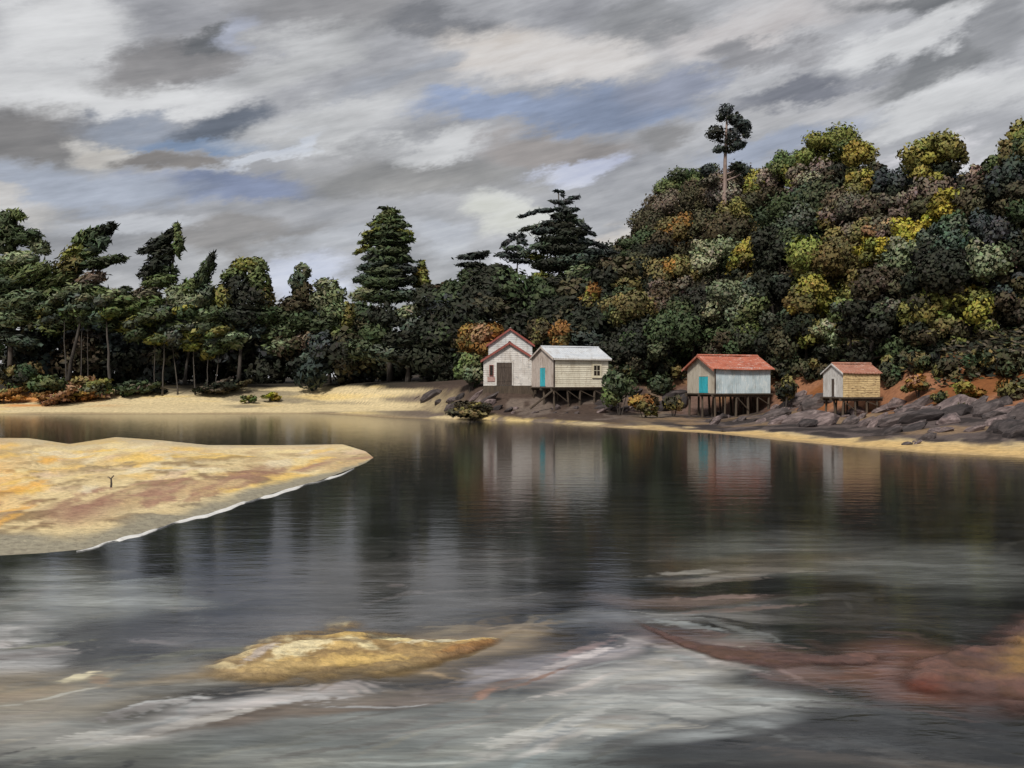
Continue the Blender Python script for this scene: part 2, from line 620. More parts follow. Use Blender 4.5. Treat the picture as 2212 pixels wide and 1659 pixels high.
# ------------------------------------------------------------------ water
# shallows and silt plumes: centre, half-size, tilt in the working frame, colour, amount
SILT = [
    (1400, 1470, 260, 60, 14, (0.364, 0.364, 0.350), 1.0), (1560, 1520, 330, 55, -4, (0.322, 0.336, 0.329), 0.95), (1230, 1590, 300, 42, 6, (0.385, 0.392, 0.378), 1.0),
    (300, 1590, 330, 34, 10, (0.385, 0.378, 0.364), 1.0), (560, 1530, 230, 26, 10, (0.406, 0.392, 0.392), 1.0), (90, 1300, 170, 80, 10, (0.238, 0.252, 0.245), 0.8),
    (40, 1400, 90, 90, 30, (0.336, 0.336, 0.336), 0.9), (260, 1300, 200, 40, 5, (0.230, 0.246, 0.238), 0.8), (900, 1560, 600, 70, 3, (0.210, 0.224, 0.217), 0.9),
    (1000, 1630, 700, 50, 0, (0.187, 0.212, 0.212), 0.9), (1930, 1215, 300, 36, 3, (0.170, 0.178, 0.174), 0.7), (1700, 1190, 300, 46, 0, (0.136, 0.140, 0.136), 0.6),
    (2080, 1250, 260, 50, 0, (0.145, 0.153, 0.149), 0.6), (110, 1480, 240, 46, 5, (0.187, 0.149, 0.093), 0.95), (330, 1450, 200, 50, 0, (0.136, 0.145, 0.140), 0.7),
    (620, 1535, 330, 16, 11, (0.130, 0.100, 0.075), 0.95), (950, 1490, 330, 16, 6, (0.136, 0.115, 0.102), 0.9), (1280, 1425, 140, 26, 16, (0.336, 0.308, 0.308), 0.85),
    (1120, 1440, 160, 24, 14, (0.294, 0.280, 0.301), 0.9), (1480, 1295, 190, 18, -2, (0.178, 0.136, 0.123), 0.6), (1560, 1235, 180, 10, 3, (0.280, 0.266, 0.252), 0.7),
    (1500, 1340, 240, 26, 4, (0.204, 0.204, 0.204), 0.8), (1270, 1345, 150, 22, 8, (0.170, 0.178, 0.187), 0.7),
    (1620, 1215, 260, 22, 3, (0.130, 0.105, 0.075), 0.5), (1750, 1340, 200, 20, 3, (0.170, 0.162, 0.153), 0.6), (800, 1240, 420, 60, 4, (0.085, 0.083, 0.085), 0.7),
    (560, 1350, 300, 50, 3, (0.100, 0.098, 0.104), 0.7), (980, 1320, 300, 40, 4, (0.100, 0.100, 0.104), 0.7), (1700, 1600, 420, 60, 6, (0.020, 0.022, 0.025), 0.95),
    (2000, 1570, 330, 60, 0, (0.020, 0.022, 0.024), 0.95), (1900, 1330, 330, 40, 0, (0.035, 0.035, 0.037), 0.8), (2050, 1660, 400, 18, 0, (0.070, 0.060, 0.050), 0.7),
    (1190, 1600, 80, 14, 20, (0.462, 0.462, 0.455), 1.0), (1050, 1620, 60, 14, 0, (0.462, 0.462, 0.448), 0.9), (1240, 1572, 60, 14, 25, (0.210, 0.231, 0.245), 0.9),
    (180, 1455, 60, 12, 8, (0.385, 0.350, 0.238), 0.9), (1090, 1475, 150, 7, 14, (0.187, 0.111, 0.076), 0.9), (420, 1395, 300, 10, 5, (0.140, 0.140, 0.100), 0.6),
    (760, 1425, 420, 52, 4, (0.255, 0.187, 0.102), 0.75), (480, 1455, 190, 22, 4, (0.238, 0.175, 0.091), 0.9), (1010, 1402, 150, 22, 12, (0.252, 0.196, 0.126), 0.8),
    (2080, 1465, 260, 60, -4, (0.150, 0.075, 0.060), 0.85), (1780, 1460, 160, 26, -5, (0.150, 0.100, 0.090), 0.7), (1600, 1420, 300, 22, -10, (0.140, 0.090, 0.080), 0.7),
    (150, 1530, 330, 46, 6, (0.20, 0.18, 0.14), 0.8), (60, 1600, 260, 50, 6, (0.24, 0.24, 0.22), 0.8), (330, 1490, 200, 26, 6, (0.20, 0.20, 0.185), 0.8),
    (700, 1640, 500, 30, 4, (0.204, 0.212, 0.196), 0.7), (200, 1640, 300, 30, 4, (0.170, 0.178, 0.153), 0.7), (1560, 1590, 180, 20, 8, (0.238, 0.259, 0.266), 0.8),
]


def lay_strokes(C, a, c, strokes, soft=0.45):
    """lay long ragged patches of colour (x, y, rx, ry, tilt, colour, amount) one over the other"""
    fr = fbm(a * 0.05, c * 0.35, 3, 17) - 0.5
    for (x, y, rx, ry, ang, col, amt) in strokes:
        hx = rx * abs(math.cos(math.radians(ang))) + ry * abs(math.sin(math.radians(ang)))
        hy = ry * abs(math.cos(math.radians(ang))) + rx * abs(math.sin(math.radians(ang)))
        m = (np.abs(a - x) < hx * 1.3) & (np.abs(c - y) < hy * 1.3)
        if not m.any():
            continue
        r = math.radians(-ang)
        ex, ey = a[m] - x, c[m] - y
        p = (ex * math.cos(r) + ey * math.sin(r)) / rx
        q = (-ex * math.sin(r) + ey * math.cos(r)) / ry
        d = np.sqrt(p * p + q * q) + fr[m] * 1.1
        f = (amt * sstep(1.0, soft, d))[:, None]
        C[m] = C[m] * (1 - f) + np.array(col) * f
    return C


def build_water():
    ss = np.concatenate([np.linspace(-3.2, -0.6, 14)[:-1], np.linspace(-0.6, 0.6, 760), np.linspace(0.6, 3.2, 14)[1:]])
    yy = np.concatenate([np.array([-60, -20, -5, 2, 5, 8, 10]), 1 / np.linspace(1 / 10.6, 1 / 180.0, 560), np.array([200, 230])])
    S, Y = np.meshgrid(ss, yy)
    X = S * np.maximum(np.abs(Y), 20)
    Z = np.zeros_like(X)
    du, dv = disp_xy(X, Y)
    # silt is drawn out along the current
    wx = (fbm(X * 0.35 + Y * 0.2, Y * 0.5, 4, 41) - 0.5) * 260
    wy = (fbm(X * 0.3, Y * 0.45 - X * 0.12, 4, 47) - 0.5) * 75
    fade = np.clip((dv - 1080) / 250, 0.0, 1.0)
    a = du + wx * fade
    c = dv + wy * fade
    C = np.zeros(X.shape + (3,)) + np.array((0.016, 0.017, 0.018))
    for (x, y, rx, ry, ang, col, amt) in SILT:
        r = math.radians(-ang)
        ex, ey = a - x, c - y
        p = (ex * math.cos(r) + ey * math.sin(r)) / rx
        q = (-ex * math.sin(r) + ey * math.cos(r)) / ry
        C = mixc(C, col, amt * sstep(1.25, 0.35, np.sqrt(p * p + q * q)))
    # finer drawn-out films of silt, taking the tone of where they lie
    g = np.random.default_rng(23)
    rows, cols = C.shape[:2]
    st = []
    vi = np.nonzero((dv[:, cols // 2] > 1130) & (dv[:, cols // 2] < 1720))[0]
    for k in range(620):
        i = vi[g.integers(0, len(vi))]
        j = g.integers(30, cols - 30)
        x, y = du[i, j], dv[i, j]
        near = np.clip((y - 1150) / 400, 0.1, 1)
        rx = g.uniform(40, 150) * (0.5 + near)
        ry = g.uniform(2.5, 9) * (0.4 + near)
        ang = (12 if x < 1330 else -7) * near + g.normal() * 5
        base = C[i, j]
        k_ = math.exp(g.normal() * 0.30)
        tint = np.array([(1, 1, 1), (1.0, 0.95, 0.87), (0.94, 0.99, 1.02), (1.03, 0.95, 0.93)][g.integers(0, 4)])
        st.append((x, y, rx, ry, ang, np.clip(base * k_ * tint + g.uniform(0, 0.02), 0.008, 0.68), g.uniform(0.35, 0.9)))
    C = lay_strokes(C, a, c, st)
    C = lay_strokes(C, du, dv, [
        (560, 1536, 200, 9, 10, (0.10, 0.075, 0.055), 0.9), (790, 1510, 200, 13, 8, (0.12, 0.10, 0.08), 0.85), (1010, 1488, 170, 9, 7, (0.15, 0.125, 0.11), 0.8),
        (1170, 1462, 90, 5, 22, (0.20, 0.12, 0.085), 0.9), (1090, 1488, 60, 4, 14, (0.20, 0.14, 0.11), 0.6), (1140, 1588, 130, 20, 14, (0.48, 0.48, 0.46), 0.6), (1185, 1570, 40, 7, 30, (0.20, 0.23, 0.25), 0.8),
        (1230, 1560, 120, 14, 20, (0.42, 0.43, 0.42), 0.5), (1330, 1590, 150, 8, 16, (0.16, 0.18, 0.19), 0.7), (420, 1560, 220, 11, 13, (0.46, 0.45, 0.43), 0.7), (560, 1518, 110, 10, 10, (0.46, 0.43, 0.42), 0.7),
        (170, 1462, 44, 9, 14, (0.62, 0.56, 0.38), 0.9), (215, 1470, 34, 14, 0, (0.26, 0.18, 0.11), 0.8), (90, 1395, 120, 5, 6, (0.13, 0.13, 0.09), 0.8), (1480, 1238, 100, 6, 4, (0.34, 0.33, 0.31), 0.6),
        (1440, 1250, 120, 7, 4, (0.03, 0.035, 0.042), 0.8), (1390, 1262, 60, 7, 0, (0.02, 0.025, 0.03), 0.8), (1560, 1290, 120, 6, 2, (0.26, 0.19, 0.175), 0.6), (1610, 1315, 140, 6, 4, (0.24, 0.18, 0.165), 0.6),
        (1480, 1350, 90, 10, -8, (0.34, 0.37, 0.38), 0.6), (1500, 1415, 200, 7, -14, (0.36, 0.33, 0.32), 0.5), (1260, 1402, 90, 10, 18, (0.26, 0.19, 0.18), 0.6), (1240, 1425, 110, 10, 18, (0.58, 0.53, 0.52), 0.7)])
    streak = fbm(X * 0.5 + Y * 0.10, Y * 2.4, 4, 53)
    C = C * (0.75 + 0.5 * sstep(0.3, 0.7, streak))[..., None]
    m, nt, b, out = new_mat('water')
    at = nt.nodes.new('ShaderNodeAttribute')
    at.attribute_name = 'Col'
    tc = nt.nodes.new('ShaderNodeTexCoord')
    v1 = nmap(nt, tc.outputs['Object'], (1.6, 7.0, 1), (0, 0, math.radians(9)))
    n1 = nnode(nt, v1, 1.0, 7, 0.62, 0.6)
    f = nramp(nt, n1.outputs['Fac'], [(0.3, (0.72, 0.72, 0.72)), (0.5, (1, 1, 1)), (0.7, (1.3, 1.3, 1.3))])
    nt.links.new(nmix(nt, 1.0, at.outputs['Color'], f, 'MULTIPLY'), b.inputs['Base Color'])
    b.inputs['Roughness'].default_value = 0.085
    b.inputs['IOR'].default_value = 1.19
    n2 = nnode(nt, nmap(nt, tc.outputs['Object'], (0.45, 1.3, 1)), 1.0, 4, 0.55, 0.3)
    n3 = nnode(nt, nmap(nt, tc.outputs['Object'], (2.2, 6.0, 1), (0, 0, math.radians(12))), 1.0, 3, 0.5)
    ad = nt.nodes.new('ShaderNodeMath')
    ad.operation = 'MULTIPLY_ADD'
    ad.inputs[1].default_value = 0.25
    nt.links.new(n3.outputs['Fac'], ad.inputs[0])
    nt.links.new(n2.outputs['Fac'], ad.inputs[2])
    bp = nt.nodes.new('ShaderNodeBump')
    bp.inputs['Strength'].default_value = 0.15
    bp.inputs['Distance'].default_value = 0.08
    nt.links.new(ad.outputs[0], bp.inputs['Height'])
    nt.links.new(bp.outputs[0], b.inputs['Normal'])
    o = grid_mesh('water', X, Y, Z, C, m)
    tag(o, kind='structure')


build_water()


# ------------------------------------------------------------------ sand spit, sandbars
def inside_profile(dx, top, bot):
    """signed across-position between two edge curves"""
    return np.interp(dx, *zip(*top)), np.interp(dx, *zip(*bot))


SPIT_TOP = [(-900, 935), (0, 947), (60, 947), (150, 960), (250, 945), (340, 951), (450, 962), (600, 962), (740, 960), (790, 975), (806, 988)]
SPIT_BOT = [(-900, 1290), (0, 1199), (90, 1194), (180, 1186), (290, 1155), (400, 1122), (480, 1100), (600, 1062), (690, 1038), (760, 1012), (790, 1000), (806, 989)]


def build_spit():
    dx = np.linspace(-900, 806, 460)
    tt = np.linspace(-0.10, 1.10, 90)
    top, bot = inside_profile(dx, SPIT_TOP, SPIT_BOT)
    DX, T = np.meshgrid(dx, tt)
    inv_top = (top * K - 384)
    inv_bot = (bot * K - 384)
    V = inv_top[None, :] + (inv_bot - inv_top)[None, :] * T
    Y = CAM_H * FPX / V
    X = (DX * K - 512) / FPX * Y
    e = np.minimum(T, 1 - T)
    prof_ = np.where(e < 0, e * 1.2, (1 - (1 - np.clip(e * 2.2, 0, 1)) ** 2))
    wid = np.clip((806 - DX) / 380, 0.0, 1.0)
    n = fbm(X * 0.22, Y * 0.16, 5, 61)
    nf = fbm(X * 0.7, Y * 0.5, 4, 67)
    Z = prof_ * (0.03 + 0.34 * wid) * (0.5 + 1.3 * n) + (nf - 0.5) * 0.30 * np.clip(e * 8, 0, 1) * wid
    Z = np.where(T < 0.5, Z, Z * 0.85)
    tn = T + (n - 0.5) * 0.18
    C = np.zeros(X.shape + (3,)) + np.array((0.76, 0.61, 0.34))
    C = mixc(C, (0.86, 0.60, 0.19), sstep(0.46, 0.56, n) * 0.95)
    C = mixc(C, (0.30, 0.21, 0.11), sstep(0.48, 0.58, nf) * sstep(0.12, 0.4, T) * 0.95)
    C = mixc(C, (0.80, 0.66, 0.38), sstep(0.55, 0.68, fbm(X * 0.3 + 9, Y * 0.2, 4, 71)) * 0.8)
    C = mixc(C, (0.76, 0.40, 0.09), sstep(90, -60, DX + (n - .5) * 120) * sstep(0.8, 0.5, T) * 0.6)
    red = np.exp(-((tn - 0.70) / 0.085) ** 2) * sstep(40, 160, DX) * sstep(660, 560, DX)
    C = mixc(C, (0.34, 0.19, 0.135), red * 0.85)
    wet = sstep(0.80, 0.93, tn + (nf - 0.5) * 0.12)
    C = mixc(C, (0.33, 0.30, 0.225), wet)
    C = mixc(C, (0.36, 0.32, 0.27), sstep(0.10, 0.02, T) * 0.5)
    g = np.random.default_rng(31)
    st = []
    for k in range(260):
        x = g.uniform(-250, 780)
        tq = g.uniform(0.05, 0.8)
        y = np.interp(x, *zip(*SPIT_TOP)) * (1 - tq) + np.interp(x, *zip(*SPIT_BOT)) * tq
        pal = [(0.80, 0.66, 0.38), (0.84, 0.56, 0.16), (0.62, 0.46, 0.26), (0.50, 0.37, 0.20), (0.74, 0.56, 0.38), (0.84, 0.74, 0.52), (0.86, 0.70, 0.36)]
        if 0.55 < tq:
            pal = [(0.40, 0.23, 0.16), (0.52, 0.39, 0.22), (0.66, 0.49, 0.26), (0.34, 0.19, 0.13)]
        if x < 120:
            pal = pal + [(0.84, 0.46, 0.10), (0.86, 0.54, 0.12)]
        st.append((x, y, g.uniform(18, 75), g.uniform(3, 10), g.uniform(-4, 14) + (8 if tq > 0.5 else 0), pal[g.integers(0, len(pal))], g.uniform(0.35, 0.85)))
    C = lay_strokes(C, DX, (np.interp(DX, *zip(*SPIT_TOP)) * (1 - T) + np.interp(DX, *zip(*SPIT_BOT)) * T), st)
    o = grid_mesh('sand_spit', X, Y, Z, C, SAND)
    tag(o, kind='structure')
    # foam line along the lower edge
    xs = np.linspace(165, 765, 170)
    b = np.interp(xs, *zip(*SPIT_BOT)) + 3 + np.sin(xs * 0.045) * 1.6 + np.sin(xs * 0.13) * 0.8
    hw = (2.2 + 2.2 * fbm(xs * 0.03, xs * 0, 3, 5)) * sstep(165, 240, xs) * sstep(775, 690, xs)
    hw = np.maximum(hw * sstep(0.36, 0.5, fbm(xs * 0.022, xs * 0 + 3, 4, 29)) , 0.03)
    rows = []
    for k, zz in ((-1.0, 0.004), (-0.5, 0.03), (0.5, 0.03), (1.0, 0.004)):
        v = (b + k * hw) * K - 384
        y = CAM_H * FPX / v
        rows.append(np.stack([(xs * K - 512) / FPX * y, y, np.full_like(y, zz)], -1))
    A = np.stack(rows)
    fo = painted('foam', (0.62, 0.63, 0.62), (0.8, 0.8, 0.79), None, 3.0, rough=0.6)
    i = np.arange(A.shape[0] * A.shape[1]).reshape(A.shape[:2])
    F = np.stack([i[:-1, :-1], i[:-1, 1:], i[1:, 1:], i[1:, :-1]], -1).reshape(-1, 4)
    o = link('foam_line', mesh_np('foam_line', A.reshape(-1, 3), F, None, fo, True))
    tag(o, 'thin white line of foam along the lower edge of the sand spit', 'foam', kind='stuff')


build_spit()


def sandbar(name, top, bot, hgt, colfn, mat, nx=220, nt_=46, seed=0):
    x0, x1 = top[0][0], top[-1][0]
    dx = np.linspace(x0, x1, nx)
    tt = np.linspace(-0.6, 1.6, nt_)
    tp, bt = inside_profile(dx, top, bot)
    DX, T = np.meshgrid(dx, tt)
    V = (tp * K - 384)[None, :] + ((bt - tp) * K)[None, :] * T
    Y = CAM_H * FPX / V
    X = (DX * K - 512) / FPX * Y
    n = fbm(X * 1.2, Y * 0.9, 5, 81 + seed)
    e = np.minimum(T, 1 - T) + (n - 0.5) * 0.16
    ends = sstep(x0, x0 + 0.22 * (x1 - x0), DX) * sstep(x1, x1 - 0.15 * (x1 - x0), DX)
    e0 = np.minimum(T, 1 - T)
    fine = fbm(X * 2.5 + Y * 0.4, Y * 5.0, 4, 131 + seed)
    env = np.clip(e0 * 2.4 + 0.25, -0.9, 1) * (0.25 + 0.75 * ends) - (1 - ends) * 0.25
    raw = env * 1.1 + (n - 0.5) * 1.2 + (fine - 0.5) * 1.5
    cover = np.clip((raw + 0.55) / 1.25, 0, 1) ** 1.3
    cover = cover * sstep(0, 1, np.clip((e0 + 0.6) * 4, 0, 1))
    cover = cover * np.clip(ends * 1.6, 0, 1) * np.where(e0 < 0, np.clip(1 + e0 * 3.2, 0, 1), 1.0)
    Z = hgt * np.clip(raw, 0, 2) + 0.006
    C = colfn(X, Y, DX, T, n)
    C = C * (1 - 0.18 * sstep(0.35, 0.0, raw))[..., None]           # soaked margin
    o = grid_mesh(name, X, Y, Z, C, mat)
    at = o.data.attributes.new('Cover', 'FLOAT', 'POINT')
    at.data.foreach_set('value', cover.ravel().astype(np.float32))
    tag(o, kind='structure')
    return o


def gold(X, Y, DX, T, n):
    nf = fbm(X * 2.2, Y * 1.6, 4, 92)
    C = np.zeros(X.shape + (3,)) + np.array((0.60, 0.42, 0.17))
    C = mixc(C, (0.74, 0.62, 0.36), sstep(0.5, 0.62, n))
    C = mixc(C, (0.30, 0.20, 0.09), sstep(0.5, 0.62, nf) * 0.9)
    C = mixc(C, (0.30, 0.21, 0.10), sstep(0.62, 0.85, T))
    C = mixc(C, (0.34, 0.25, 0.14), sstep(600, 470, DX) * 0.8)
    C = mixc(C, (0.24, 0.13, 0.06), sstep(880, 1050, DX) * sstep(0.4, 0.7, T))
    dv = disp_xy(X, Y)[1]
    return lay_strokes(C, DX, dv, [
        (650, 1405, 90, 22, 12, (0.80, 0.70, 0.44), 0.9), (790, 1400, 80, 12, -20, (0.80, 0.70, 0.42), 0.9), (740, 1375, 70, 9, 4, (0.52, 0.36, 0.13), 0.8), (770, 1395, 40, 8, 0, (0.30, 0.22, 0.12), 0.8),
        (850, 1385, 60, 10, -8, (0.82, 0.72, 0.40), 0.9), (960, 1390, 120, 8, 4, (0.76, 0.70, 0.50), 0.9), (1030, 1398, 110, 5, 14, (0.30, 0.16, 0.06), 0.9), (860, 1418, 90, 12, -6, (0.42, 0.28, 0.12), 0.9), (760, 1435, 150, 12, 3, (0.72, 0.50, 0.18), 0.8),
        (820, 1452, 160, 8, 2, (0.26, 0.19, 0.10), 0.9), (610, 1450, 120, 14, 4, (0.46, 0.33, 0.15), 0.9), (470, 1445, 70, 8, -6, (0.66, 0.55, 0.32), 0.8), (560, 1420, 60, 12, 30, (0.50, 0.44, 0.40), 0.8)])


sandbar('sandbar', [(395, 1441), (470, 1432), (560, 1398), (640, 1382), (720, 1362), (760, 1362), (840, 1375), (930, 1386), (1010, 1384), (1080, 1374), (1125, 1356)],
        [(395, 1452), (470, 1468), (560, 1474), (640, 1476), (720, 1464), (760, 1462), (840, 1452), (930, 1434), (1010, 1412), (1080, 1390), (1125, 1362)],
        0.075, gold, SHOAL, 320, 110, 0)


def rust(X, Y, DX, T, n):
    nf = fbm(X * 1.8, Y * 1.4, 4, 97)
    C = np.zeros(X.shape + (3,)) + np.array((0.105, 0.055, 0.045))
    C = mixc(C, (0.10, 0.05, 0.032), sstep(0.5, 0.62, nf))
    C = mixc(C, (0.17, 0.085, 0.065), sstep(0.55, 0.66, n) * 0.7)
    C = mixc(C, (0.27, 0.155, 0.05), sstep(2120, 2210, DX + (n - 0.5) * 160) * sstep(0.8, 0.55, T) * sstep(0.0, 0.25, T) * 0.9)
    C = mixc(C, (0.13, 0.035, 0.018), np.exp(-((DX - 1990) / 50) ** 2) * sstep(0.6, 0.8, T))
    return C


sandbar('mud_bank', [(1900, 1450), (1960, 1440), (2030, 1420), (2110, 1400), (2180, 1370), (2260, 1345), (2500, 1330)],
        [(1900, 1460), (1960, 1494), (2030, 1506), (2110, 1514), (2180, 1522), (2260, 1530), (2500, 1545)],
        0.09, rust, MUD, 240, 100, 3)
sandbar('mud_streak', [(1345, 1326), (1400, 1352), (1480, 1384), (1580, 1402), (1680, 1412), (1780, 1420), (1860, 1412), (1935, 1418)],
        [(1345, 1332), (1400, 1362), (1480, 1400), (1580, 1432), (1680, 1442), (1780, 1434), (1860, 1436), (1935, 1428)],
        0.03, rust, MUD, 260, 60, 7)

# driftwood stick stuck in the spit
p = P3(238, 1078, 40.0)
mb = MB()
mb.tube([(0, 0, -0.1), (0.05, 0, 0.28), (0.03, 0.02, 0.5), (0.14, 0.03, 0.62)], [0.045, 0.04, 0.03, 0.02], 6)
mb.tube([(0.04, 0.01, 0.46), (-0.06, 0.0, 0.56), (-0.12, 0, 0.56)], [0.025, 0.02, 0.012], 5)
o = mb.build('driftwood_stick', BARK)
o.location = (p.x, p.y, 0.2)
tag(o, 'small dark forked stick standing upright in the golden sand spit', 'driftwood')

# ------------------------------------------------------------------ huts
M_WHITE = painted('white_boards', (0.56, 0.53, 0.51), (0.70, 0.68, 0.66), (0.33, 0.34, 0.36), 0.9, (1, 1, 1.6), 0.8, 0.2, 0.54)
M_PALEBLUEWHITE = painted('pale_gable', (0.50, 0.54, 0.56), (0.64, 0.66, 0.66), (0.36, 0.33, 0.31), 1.1, (1, 1, 1.5), 0.8, 0.2, 0.56)
M_CREAM = painted('cream_boards', (0.68, 0.63, 0.51), (0.78, 0.74, 0.62), (0.42, 0.34, 0.25), 0.7, (1, 1, 1.4), 0.8, 0.2, 0.56)
M_MAUVE = painted('mauve_grey_boards', (0.47, 0.40, 0.36), (0.56, 0.50, 0.46), (0.32, 0.25, 0.22), 0.9, (2, 2, 0.6), 0.8, 0.2, 0.54)
M_STONE = painted('stone_grey_boards', (0.45, 0.41, 0.34), (0.53, 0.49, 0.42), (0.36, 0.32, 0.27), 0.9, (2, 2, 0.6), 0.8, 0.2, 0.56)
M_BLUE = painted('pale_blue_boards', (0.46, 0.58, 0.65), (0.58, 0.68, 0.74), (0.70, 0.77, 0.80), 0.8, (1.3, 1.3, 0.5), 0.75, 0.2, 0.50)
M_OCHRE = painted('ochre_boards', (0.54, 0.39, 0.20), (0.70, 0.54, 0.29), (0.22, 0.14, 0.08), 1.0, (0.7, 0.7, 3.0), 0.85, 0.25, 0.50)
M_WHITE2 = painted('bare_white_boards', (0.55, 0.54, 0.53), (0.68, 0.68, 0.68), (0.36, 0.34, 0.33), 1.0, (2, 2, 0.6), 0.8, 0.2, 0.54)
M_REDROOF = painted('dark_red_roof', (0.20, 0.035, 0.03), (0.30, 0.06, 0.05), (0.38, 0.30, 0.28), 1.2, (1, 1, 1), 0.7, 0.2, 0.66)
M_TERRA = painted('terracotta_roof', (0.36, 0.095, 0.055), (0.48, 0.16, 0.10), (0.58, 0.42, 0.37), 0.6, (1, 2.2, 2), 0.75, 0.3, 0.54)
M_TERRA2 = painted('rusty_roof', (0.28, 0.11, 0.075), (0.40, 0.19, 0.13), (0.50, 0.37, 0.32), 0.8, (1, 2.2, 2), 0.75, 0.3, 0.54)
M_TIN = painted('pale_tin_roof', (0.50, 0.54, 0.60), (0.64, 0.67, 0.71), (0.42, 0.40, 0.39), 0.6, (0.8, 3, 3), 0.55, 0.15, 0.66)
M_TURQ = painted('turquoise_paint', (0.03, 0.40, 0.50), (0.05, 0.47, 0.57), (0.04, 0.33, 0.42), 2.0, (1, 1, 1), 0.6, 0.1, 0.6)
M_DARKWOOD = painted('dark_door_timber', (0.045, 0.032, 0.026), (0.10, 0.075, 0.06), (0.17, 0.13, 0.11), 1.5, (4, 4, 0.5), 0.8, 0.3, 0.58)
M_PILE = painted('stilt_timber', (0.055, 0.042, 0.032), (0.11, 0.082, 0.058), (0.05, 0.04, 0.035), 1.4, (4, 4, 0.6), 0.9, 0.4, 0.58)
M_TRIM = painted('cream_trim', (0.66, 0.60, 0.44), (0.74, 0.69, 0.55), None, 2.0)
M_REDTRIM = painted('red_trim', (0.24, 0.06, 0.05), (0.32, 0.09, 0.07), (0.42, 0.30, 0.28), 2.0, (1, 1, 1), 0.7, 0.15, 0.6)
M_PINKTRIM = painted('faded_pink_shutter', (0.42, 0.26, 0.24), (0.52, 0.36, 0.33), (0.26, 0.09, 0.08), 2.5, (1, 1, 1), 0.8, 0.15, 0.52)
M_WHITETRIM = painted('white_trim', (0.60, 0.58, 0.56), (0.72, 0.70, 0.68), None, 2.0)


def glass_mat():
    m, nt, b, out = new_mat('dark_pane')
    b.inputs['Base Color'].default_value = (0.022, 0.018, 0.014, 1)
    b.inputs['Roughness'].default_value = 0.12
    return m


M_PANE = glass_mat()


def gable_poly(W, eave, ridge):
    return [(-W / 2, 0), (W / 2, 0), (W / 2, eave), (0, ridge), (-W / 2, eave)]


def gable_wall(root, x, s, W, eave, ridge, mat, name='gable_wall', vertical=True, z0=0.0):
    """gable wall in the plane x, boards proud on side s (-1 / +1)"""
    mb = MB()
    mb.prism([(p, q + z0) for p, q in gable_poly(W, eave, ridge)], 0, x, x - s * 0.10)
    half = lambda z: W / 2 if z <= eave else W / 2 * max(0.0, (ridge - z) / (ridge - eave))
    top = lambda y: eave + (ridge - eave) * (1 - abs(y) / (W / 2))
    if vertical:
        n = max(8, int(W / 0.28))
        bw = W / n
        for i in range(n):
            a, b_ = -W / 2 + i * bw + 0.012, -W / 2 + (i + 1) * bw - 0.012
            d = 0.022 + 0.014 * random.random()
            mb.prism([(a, z0 + 0.01), (b_, z0 + 0.01), (b_, z0 + top(b_) - 0.02), (a, z0 + top(a) - 0.02)], 0, x + s * 0.001, x + s * d)
    else:
        n = max(8, int(ridge / 0.24))
        bh = ridge / n
        for i in range(n - 1):
            za, zb = i * bh + 0.008, (i + 1) * bh - 0.012
            ha, hb = half(za), half(zb)
            if hb < 0.1:
                continue
            mb.hexa([(x + s * 0.001, -ha, z0 + za), (x + s * 0.05, -ha, z0 + za), (x + s * 0.05, ha, z0 + za), (x + s * 0.001, ha, z0 + za),
                     (x + s * 0.001, -hb, z0 + zb), (x + s * 0.018, -hb, z0 + zb), (x + s * 0.018, hb, z0 + zb), (x + s * 0.001, hb, z0 + zb)])
    return mb.build(name, mat, root)


def side_wall(root, y, s, x0, x1, eave, mat, name='side_wall', vertical=False, z0=0.0):
    mb = MB()
    mb.box(x0, x1, min(y, y - s * 0.1), max(y, y - s * 0.1), z0, z0 + eave)
    if vertical:
        n = int((x1 - x0) / 0.3)
        bw = (x1 - x0) / n
        for i in range(n):
            d = 0.022 + 0.014 * random.random()
            ya, yb = sorted((y + s * 0.001, y + s * d))
            mb.box(x0 + i * bw + 0.012, x0 + (i + 1) * bw - 0.012, ya, yb, z0 + 0.01, z0 + eave - 0.01)
    else:
        n = int(eave / 0.24)
        bh = eave / n
        for i in range(n):
            za, zb = z0 + i * bh + 0.008, z0 + (i + 1) * bh - 0.012
            d = 0.05 + random.uniform(-0.012, 0.012)
            mb.hexa([(x0, y + s * d, za), (x1, y + s * d, za), (x1, y + s * 0.001, za), (x0, y + s * 0.001, za),
                     (x0, y + s * 0.018, zb), (x1, y + s * 0.018, zb), (x1, y + s * 0.001, zb), (x0, y + s * 0.001, zb)])
    return mb.build(name, mat, root)


